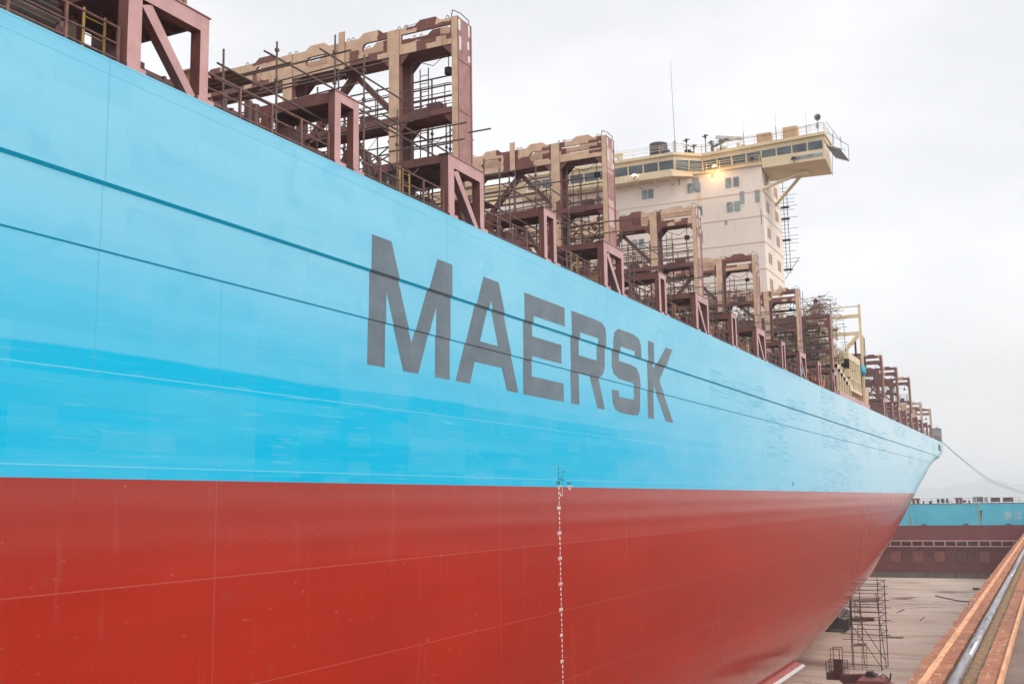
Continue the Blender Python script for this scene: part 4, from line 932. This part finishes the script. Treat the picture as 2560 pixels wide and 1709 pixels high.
# loose things on deck
def blob(name, c, s_, m, lab, cat, seed, par=None):
    rr = random.Random(seed); b = MB(); b.ell(c, s_[0], s_[1], s_[2], 14, 9)
    b.v = [(x+rr.gauss(0, .12)*s_[0], y+rr.gauss(0, .12)*s_[1], z+rr.gauss(0, .12)*s_[2]) for x, y, z in b.v]
    return tag(b.build(name, mt[m], None, True), lab, cat)
b = MB(); rr = random.Random(2); pts = []
for i in range(14):
    t_ = i/13; pts.append((Vector((-.75+rr.uniform(-.1, .1), 72.9+t_*2.0-.0, 26.3+math.sin(t_*PI*.9)*1.6*t_+rr.uniform(-.1, .1))), .12+.16*rr.random()))
for (p, a), (q, c_) in zip(pts, pts[1:]): b.tube(p, q, a, 8, c_, False)
tag(b.build('white_tarpaulin', mt['cloth'], None, True), 'crumpled white tarpaulin caught on the deck-edge scaffold before the tower foot', 'tarpaulin')
b = MB(); rr = random.Random(4)
for i in range(12):
    y = 96.3+i*.75; z = 25.0+.35*math.sin(i*1.1)-.03*i; b.tube((-.5, y, z), (-.5+rr.uniform(-.15, .15), y+.8, 25.0+.35*math.sin((i+1)*1.1)), .14, 7, .17, False)
tag(b.build('orange_netting', mt['orange'], None, True), 'orange netting draped along the deck rail left of the cream side house', 'netting')
blob('blue_bag', (.05, 125.9, 28.2), (.35, .5, .55), 'blueclear', 'light blue sack hanging at the aft end of the cream side house', 'sack', 8)
blob('blue_bag', (-.05, 86.3+6.0, 24.65), (.10, .12, .35), 'blueclear', 'small blue bottle-shaped bag on the deck edge left of the fifth lashing frame', 'bag', 9)
for i, y in enumerate(YR[1:5]):
    rr = random.Random(20+i); b = MB()
    for q in range(26):
        a = Vector((-1.4+rr.gauss(0, .25), y-4.6+rr.gauss(0, .8), 25.2+rr.gauss(0, .35))); b.path([a, a+Vector((rr.gauss(0, .1), rr.gauss(0, .5), -.3)), a+Vector((rr.gauss(0, .1), rr.gauss(0, .9), rr.gauss(0, .2)))], .02, 4)
    tag(b.build('cable_tangle', mt['darkpipe']), 'tangle of black hoses behind the deck rail just before the %s whole lashing frame' % ['first', 'second', 'third', 'fourth'][i], 'cables', 'hose tangles on deck')
# latticed orange crane boom seen through the first frame (far quay crane)
# ------------------------------------------------------------------ dock gate
gate = thing('dock_gate', (-28, 240, FLOOR), 'blue and red floating dock gate closing the far end of the dry dock', 'dock gate')
b = MB(); b.box(-72, 16.7, GATEY, GATEY+14, 8.5, 12.75); g = b.build('upper_side', mt['gateblue'], gate)
b = MB(); b.box(-72, 16.7, GATEY+.02, GATEY+14, -.95, 8.498); b.build('lower_side', mt['gatered'], gate)
b = MB(); b.box(-72, 16.7, GATEY-1.3, GATEY+.019, 5.40, 5.58); b.box(-72, 16.7, GATEY-1.3, GATEY+.019, 4.34, 4.50)
x = -71.0
while x < 16.5: b.box(x, x+.24, GATEY-1.25, GATEY+.018, 4.502, 5.398); x += 2.08
b.build('ledge', mt['pink'], gate)
b = MB(); b.box(-72, 16.7, GATEY-.9, GATEY+.01, -1.75, -.96); b.box(-72, 16.7, GATEY-1.0, GATEY+.01, -.955, -.82); b.build('sill', mt['gatefoot'], gate)
for i in range(-10, 5):
    x = -12.65+4.15*i
    if x > 9: continue
    b = MB(); b.box(x, x+1.9, GATEY-.6, GATEY+.015, 1.35, 3.45); o = b.build('valve_box', mt['liftred'] if i != 3 else mt['darkred'], gate)
    b = MB(); b.tube((x-1.15, GATEY-.1, 2.75), (x-1.15, GATEY+.01, 2.75), .22, 12); b.build('drain_hole', mt['black'], gate)
for x in [-14.2+7.8*i for i in range(4)]+[10.2+2]:
    b = MB(); b.box(x, x+.9, GATEY-.25, GATEY, 8.62, 8.82); b.build('fender_bracket', mt['gatefoot'], gate)
b = MB(); b.box(-72, 16.7, GATEY-.08, GATEY+.3, 12.75, 12.84); b.build('deck_edge', mt['rail'], gate)
b = MB()
x = -71
while x < 16.6: b.tube((x, GATEY+.3, 12.8), (x, GATEY+.3, 13.85), .03, 5); x += 2.3
for z in (13.3, 13.85): b.tube((-71, GATEY+.3, z), (16.6, GATEY+.3, z), .028, 5)
b.build('guard_rail', mt['rail'], gate)
def gx(px): return -7.65+(px-2285)*(12.61+7.65)/(2560-2285)      # pixel column on the gate -> metres across
for px in (2283, 2294, 2395, 2404):
    b = MB(); x = gx(px); b.tube((x, GATEY+1, 12.8), (x, GATEY+1, 13.6), .28, 12); b.tube((x, GATEY+1, 13.6), (x, GATEY+1, 13.95), .42, 12)
    b.build('bollard', mt['liftred'], gate)
for px in (2309, 2325, 2329, 2426):
    b = MB(); x = gx(px); b.tube((x, GATEY+.8, 12.8), (x, GATEY+.8, 13.3), .14, 8); b.tube((x, GATEY+.8, 13.2), (x, GATEY+.8, 13.35), .2, 8); b.build('vent', mt['darkred'], gate)
for (p0, p1, z1, m) in ((2343, 2348, 13.7, 'black'), (2353, 2361, 13.7, 'darkred'), (2366, 2371, 13.7, 'black'), (2408, 2416, 13.4, 'darkred'), (2434, 2442, 14.0, 'grey'), (2444, 2459, 14.0, 'gatefoot'), (2463, 2471, 13.9, 'grey'), (2479, 2501, 13.8, 'darkred'), (2509, 2534, 13.8, 'darkred')):
    b = MB(); x0, x1 = gx(p0), gx(p1); b.box(x0, x1, GATEY+1.5, GATEY+3, 13.0, z1); b.box(x0+.05, x0+.15, GATEY+1.5, GATEY+1.6, 12.75, 13.0); b.box(x1-.15, x1-.05, GATEY+1.5, GATEY+1.6, 12.75, 13.0)
    b.box(x0-.03, x1+.03, GATEY+1.45, GATEY+3.05, z1, z1+.04); b.build('machinery_box', mt[m], gate)
b = MB(); x = gx(2379)
for i in range(12): a0, a1 = 2*PI*i/12, 2*PI*(i+1)/12; b.tube((x+.32*math.cos(a0), GATEY-.1, 13.0+.26*math.sin(a0)), (x+.32*math.cos(a1), GATEY-.1, 13.0+.26*math.sin(a1)), .07, 6)
b.build('fairlead', mt['pink'], gate)
b = MB(); x = gx(2453.5); b.tube((x, GATEY-.03, 11.2), (x, GATEY-.0, 11.2), .26, 12); b.quad([(x-.2, GATEY-.01, 11.1), (x+.2, GATEY-.01, 11.1), (x+.08, GATEY-.01, 9.6), (x-.02, GATEY-.01, 9.4)]); b.build('rust_stained_port', mt['gatefoot'], gate)
for ch, px in (('浙', 2519), ('江', 2544), ('友', 2569), ('联', 2594)):
    if gx(px) > 16: continue
    vs, fs = text_mesh(ch, 1.62); b = MB(); b.v = [(gx(px)+u, GATEY-.006, 9.75+v) for u, v in vs]; b.f = fs; b.mi = [0]*len(fs); b.build('painted_character', mt['markwhite'], gate)
# ------------------------------------------------------------------ mooring ropes
for k_, (dz, zz, lab) in enumerate(((0, 14.75, 'upper of the two grey mooring ropes sagging from the stern cabin'), (-.10, 14.45, 'lower of the two grey mooring ropes sagging from the stern cabin'))):
    P = [(-.1, 222, 24.35+dz), (3.42, 224, 20.75+dz*2), (7.17, 226, 17.45+dz*4), (10.2, 229, 15.9+dz*3.5), (13.3, 232, zz), (20, 236, 13.6), (26, 240, 12.9)]
    b = MB(); pts = []
    for i in range(len(P)-1):
        p0 = Vector(P[max(0, i-1)]); p1 = Vector(P[i]); p2 = Vector(P[i+1]); p3 = Vector(P[min(len(P)-1, i+2)])
        for q in range(6):
            t_ = q/6; pts.append(.5*((2*p1)+(-p0+p2)*t_+(2*p0-5*p1+4*p2-p3)*t_*t_+(-p0+3*p1-3*p2+p3)*t_**3))
    pts.append(Vector(P[-1])); b.path(pts, .045, 6); tag(b.build('mooring_rope', mt['grey']), lab, 'rope')
# ------------------------------------------------------------------ scaffold tower on the dock floor
t = thing('scaffold_tower', (.8, 112.3, FLOOR), 'tall open tube scaffold tower standing on the dock floor beside the red hull', 'scaffold tower')
Z0 = FLOOR
legs = [(-.75, 112.9), (-.25, 110.6), (2.25, 110.55), (2.4, 114)]
for (x, y), zt in zip(legs, (5.8, 6.9, 6.7, 6.2)): pole_obj((x, y, Z0), (x+.1, y, zt), t, 'darkpipe', 'upright', .045)
pole_obj((2.5, 112.2, Z0), (1.9, 112.2, 5.2), t, 'darkpipe', 'upright', .04); pole_obj((.2, 114, Z0), (.1, 114, 5.6), t, 'darkpipe', 'upright', .04)
for z in (-1.3, -.2, 1.0, 1.5, 2.4, 3.1, 3.6, 4.3, 4.9, 5.6, 6.2):
    rr = random.Random(int(z*10)); x0 = -1.0-rr.random()*.3; x1 = 2.6+rr.random()*.4
    pole_obj((x0, 110.6, z), (x1, 110.6, z-.03), t, 'darkpipe', 'ledger', .036)
    if z > 0: pole_obj((x0, 114, z+.1), (x1, 114, z+.1), t, 'darkpipe', 'ledger', .036); pole_obj((2.3, 110.2, z), (2.45, 114.4, z), t, 'darkpipe', 'ledger', .036)
for (p, q) in (((-.7, 110.7, 3.0), (2.4, 110.7, -1.7)), ((.2, 110.65, 3.1), (2.7, 110.65, -.9)), ((-.7, 113.5, 5), (.4, 113.5, 2.6))): pole_obj(p, q, t, 'darkpipe', 'diagonal', .036)
for (x0, x1, y, z) in ((-.3, 2.2, 111, 4.45), (-.5, .9, 111.2, 2.55), (-.3, .8, 111, .35), (-.1, 2.0, 112.6, 4.46)):
    b = MB()
    for q in range(5): b.box(x0, x1, y+q*.28, y+.25+q*.28, z, z+.06)
    b.build('plank_deck', mt['plank'], t)
for (x, z0, z1) in ((.35, 2.6, 4.9), (.5, .4, 2.6), (.75, Z0, .4)):
    b = MB(); b.tube((x-.22, 110.4, z0), (x-.15, 110.5, z1), .028, 5); b.tube((x+.22, 110.4, z0), (x+.29, 110.5, z1), .028, 5); n = int((z1-z0)/.3)
    for q in range(1, n+1): zz = z0+(z1-z0)*q/(n+1); b.tube((x-.2, 110.42, zz), (x+.24, 110.42, zz), .022, 5)
    b.build('ladder', mt['pipe'], t)
# ------------------------------------------------------------------ boom lift
t = thing('boom_lift', (3.2, 95, FLOOR), 'dark red boom lift with railed basket parked on the dock floor below the scaffold tower', 'boom lift')
def hx(b, pts, y0, y1):   # side outline in (x,z) extruded along y
    n = len(pts); b.quad([(p[0], y0, p[1]) for p in pts]); b.quad([(p[0], y1, p[1]) for p in reversed(pts)])
    for i in range(n): p, q = pts[i], pts[(i+1) % n]; b.quad([(p[0], y0, p[1]), (p[0], y1, p[1]), (q[0], y1, q[1]), (q[0], y0, q[1])])
b = MB(); hx(b, [(2.2, -1.2), (5.2, -1.2), (5.2, -.35), (4.75, -.05), (4.55, .25), (2.85, .25), (2.45, -.15)], 90.0, 92.6); b.box(2.1, 5.3, 89.8, 92.8, -1.3, -1.2); b.build('chassis', mt['liftred'], t)
for (x, y) in ((2.35, 90.2), (5.05, 90.2), (2.35, 92.4), (5.05, 92.4)):
    b = MB(); b.tube((x-.2, y, -1.3), (x+.2, y, -1.3), .48, 16); b.build('wheel', mt['black'], t)
b = MB(); hx(b, [(1.3, .15), (3.7, .32), (4.0, -.02), (4.05, -.6), (3.5, -.62), (3.4, -.25), (1.5, -.45), (1.2, -.2)], 92.9, 93.7); b.build('boom', mt['darkred'], t)
b = MB(); hx(b, [(3.15, .55), (3.55, .6), (4.1, -.1), (4.1, -.5), (3.2, -.5)], 92.0, 92.8); b.build('turret', mt['black'], t)
b = MB(); b.box(.25, 1.6, 93.3, 94.6, -.25, -.1); b.box(.3, .7, 93.3, 94.6, -.1, .25); b.box(.75, 1.35, 93.5, 93.9, -.1, 1.15); b.build('basket', mt['darkred'], t)
b = MB()
for x in (.27, .62, 1.25, 1.58):
    for y in (93.3, 94.6): b.tube((x, y, -.2), (x, y, 1.0 if x in (.27, 1.58) else 1.9), .03, 5)
for y in (93.3, 94.6): b.tube((.27, y, 1.0), (1.58, y, 1.0), .03, 5); b.tube((.27, y, .5), (1.58, y, .5), .025, 5); b.tube((.62, y, 1.9), (1.25, y, 1.9), .03, 5)
b.build('guard_rail', mt['darkpipe'], t)
b = MB(); b.path([(4.0, 92.5, .2), (4.3, 92.3, .45), (4.6, 92, .3)], .04, 5); b.tube((4.75, 92, .1), (4.85, 92, .6), .06, 6); b.build('hose', mt['black'], t)
for o in t.children: o.matrix_parent_inverse = Matrix.Translation((.62, -.6, .0)) @ Matrix.Translation(-t.location) @ Matrix.Translation(Vector((3.2, 95, FLOOR))) @ Matrix.Diagonal((1.12, 1.0, 1.12, 1)) @ Matrix.Translation(-Vector((3.2, 95, FLOOR)))
# keel trolley with a white drum under the stern
t = thing('service_trolley', (-6.8, 142, FLOOR), 'black service trolley with a round white drum under the rising stern', 'trolley')
b = MB(); b.box(-8.6, -5.5, 140.5, 143, -1.3, -.35); b.box(-8.5, -5.7, 140.3, 143.2, -1.45, -1.3); b.box(-8.2, -7.0, 140.6, 142.6, -.35, .1); b.build('body', mt['black'], t)
for x in (-8.3, -6.0):
    for y in (140.6, 142.8): b = MB(); b.tube((x-.15, y, -1.5), (x+.15, y, -1.5), .3, 12); b.build('wheel', mt['darkpipe'], t)
b = MB(); b.tube((-5.95, 140.6, .36), (-5.95, 141.8, .36), .70, 18); b.build('drum', mt['cloth'], t)
b = MB(); b.bar((-6.35, 140.57, -.1), (-5.5, 140.57, .8), .10); b.bar((-6.5, 140.57, .55), (-5.4, 140.57, .3), .05); b.build('strap', mt['black'], t)
b = MB(); b.bar((-5.1, 139.6, -1.0), (-5.0, 139.6, 2.4), .22); b.bar((-5.0, 139.6, 2.3), (-4.2, 139.6, 4.7), .20); b.bar((-5.2, 139.6, -.2), (-2.4, 139.6, -.1), .3, .4); b.build('arm', mt['darkred'], t)
for k_, (pts_, r_, m_, nm, lab, cat) in enumerate((
    ([(-.7, 195, 0), (.8, 191.6, 0), (3.3, 186.8, 0), (4.7, 185.6, 0), (9, 185, 0), (16, 186, 0)], .08, 'black', 'hose', 'black hose snaking over the dock floor towards the quay wall', 'hose'),
    ([(-3, 165.6, 0), (-2.9, 168, 0), (-2.6, 170.2, 0)], .07, 'darkpipe', 'iron_bar', 'short dark iron bar on the dock floor right of the scaffold tower', 'bar'),
    ([(1.0, 156.2, 0), (1.05, 160.6, 0)], .06, 'darkpipe', 'iron_bar', 'thin dark bar on the dock floor nearer the quay wall', 'bar'))):
    b = MB(); b.path([(x, y, FLOOR+r_) for x, y, z in pts_], r_, 6); tag(b.build(nm, mt[m_]), lab, cat)
b = MB()
for q in range(5): b.box(-.7, 1.1, 136.2+q*.3, 136.46+q*.3, FLOOR, FLOOR+.05)
tag(b.build('timber_boards', mt['plank']), 'dark timber boards lying on the dock floor right of the scaffold tower', 'boards')
b = MB()
for q in range(10):
    a0, a1 = 2*PI*q/10, 2*PI*(q+1)/10; b.tube((4.8+.5*math.cos(a0), 208+.5*math.sin(a0), FLOOR+.3), (4.8+.5*math.cos(a1), 208+.5*math.sin(a1), FLOOR+.3), .16, 6)
tag(b.build('fender_ring', mt['black']), 'black round fender ring lying on the dock floor before the dock gate', 'fender')
# keel blocks under the ship
bproto = None
for i in range(16):
    y = 20+i*10
    if bproto is None:
        b = MB(); b.box(-25.1, -22.9, -.6, .6, FLOOR, -.55); b.box(-24.8, -23.2, -.5, .5, -.55, -.02); bproto = b.build('keel_block', mt['dockwall']); o = bproto
    else: o = bproto.copy(); scn.collection.objects.link(o)
    o.location = (0, y, 0); tag(o, 'concrete and timber keel block in the row under the red hull', 'keel block', 'keel blocks in a row under the hull')
# ------------------------------------------------------------------ haze
b = MB(); b.box(-3200, 3200, -260, 6400, -4, 95); hz = b.build('haze', []); hz['kind'] = 'stuff'; hz['label'] = 'pale damp haze over the dock and the far hills'
hm = bpy.data.materials.new('haze'); hm.use_nodes = True; ht = hm.node_tree; ht.nodes.clear(); ho = ht.nodes.new('ShaderNodeOutputMaterial'); hv = ht.nodes.new('ShaderNodeVolumePrincipled')
hv.inputs['Color'].default_value = (.97, .98, 1, 1); hv.inputs['Density'].default_value = .00050; hv.inputs['Anisotropy'].default_value = .2
ht.links.new(hv.outputs[0], ho.inputs['Volume']); hz.data.materials.append(hm)
scn.cycles.volume_bounces = 1; scn.cycles.max_bounces = 6; scn.cycles.diffuse_bounces = 3
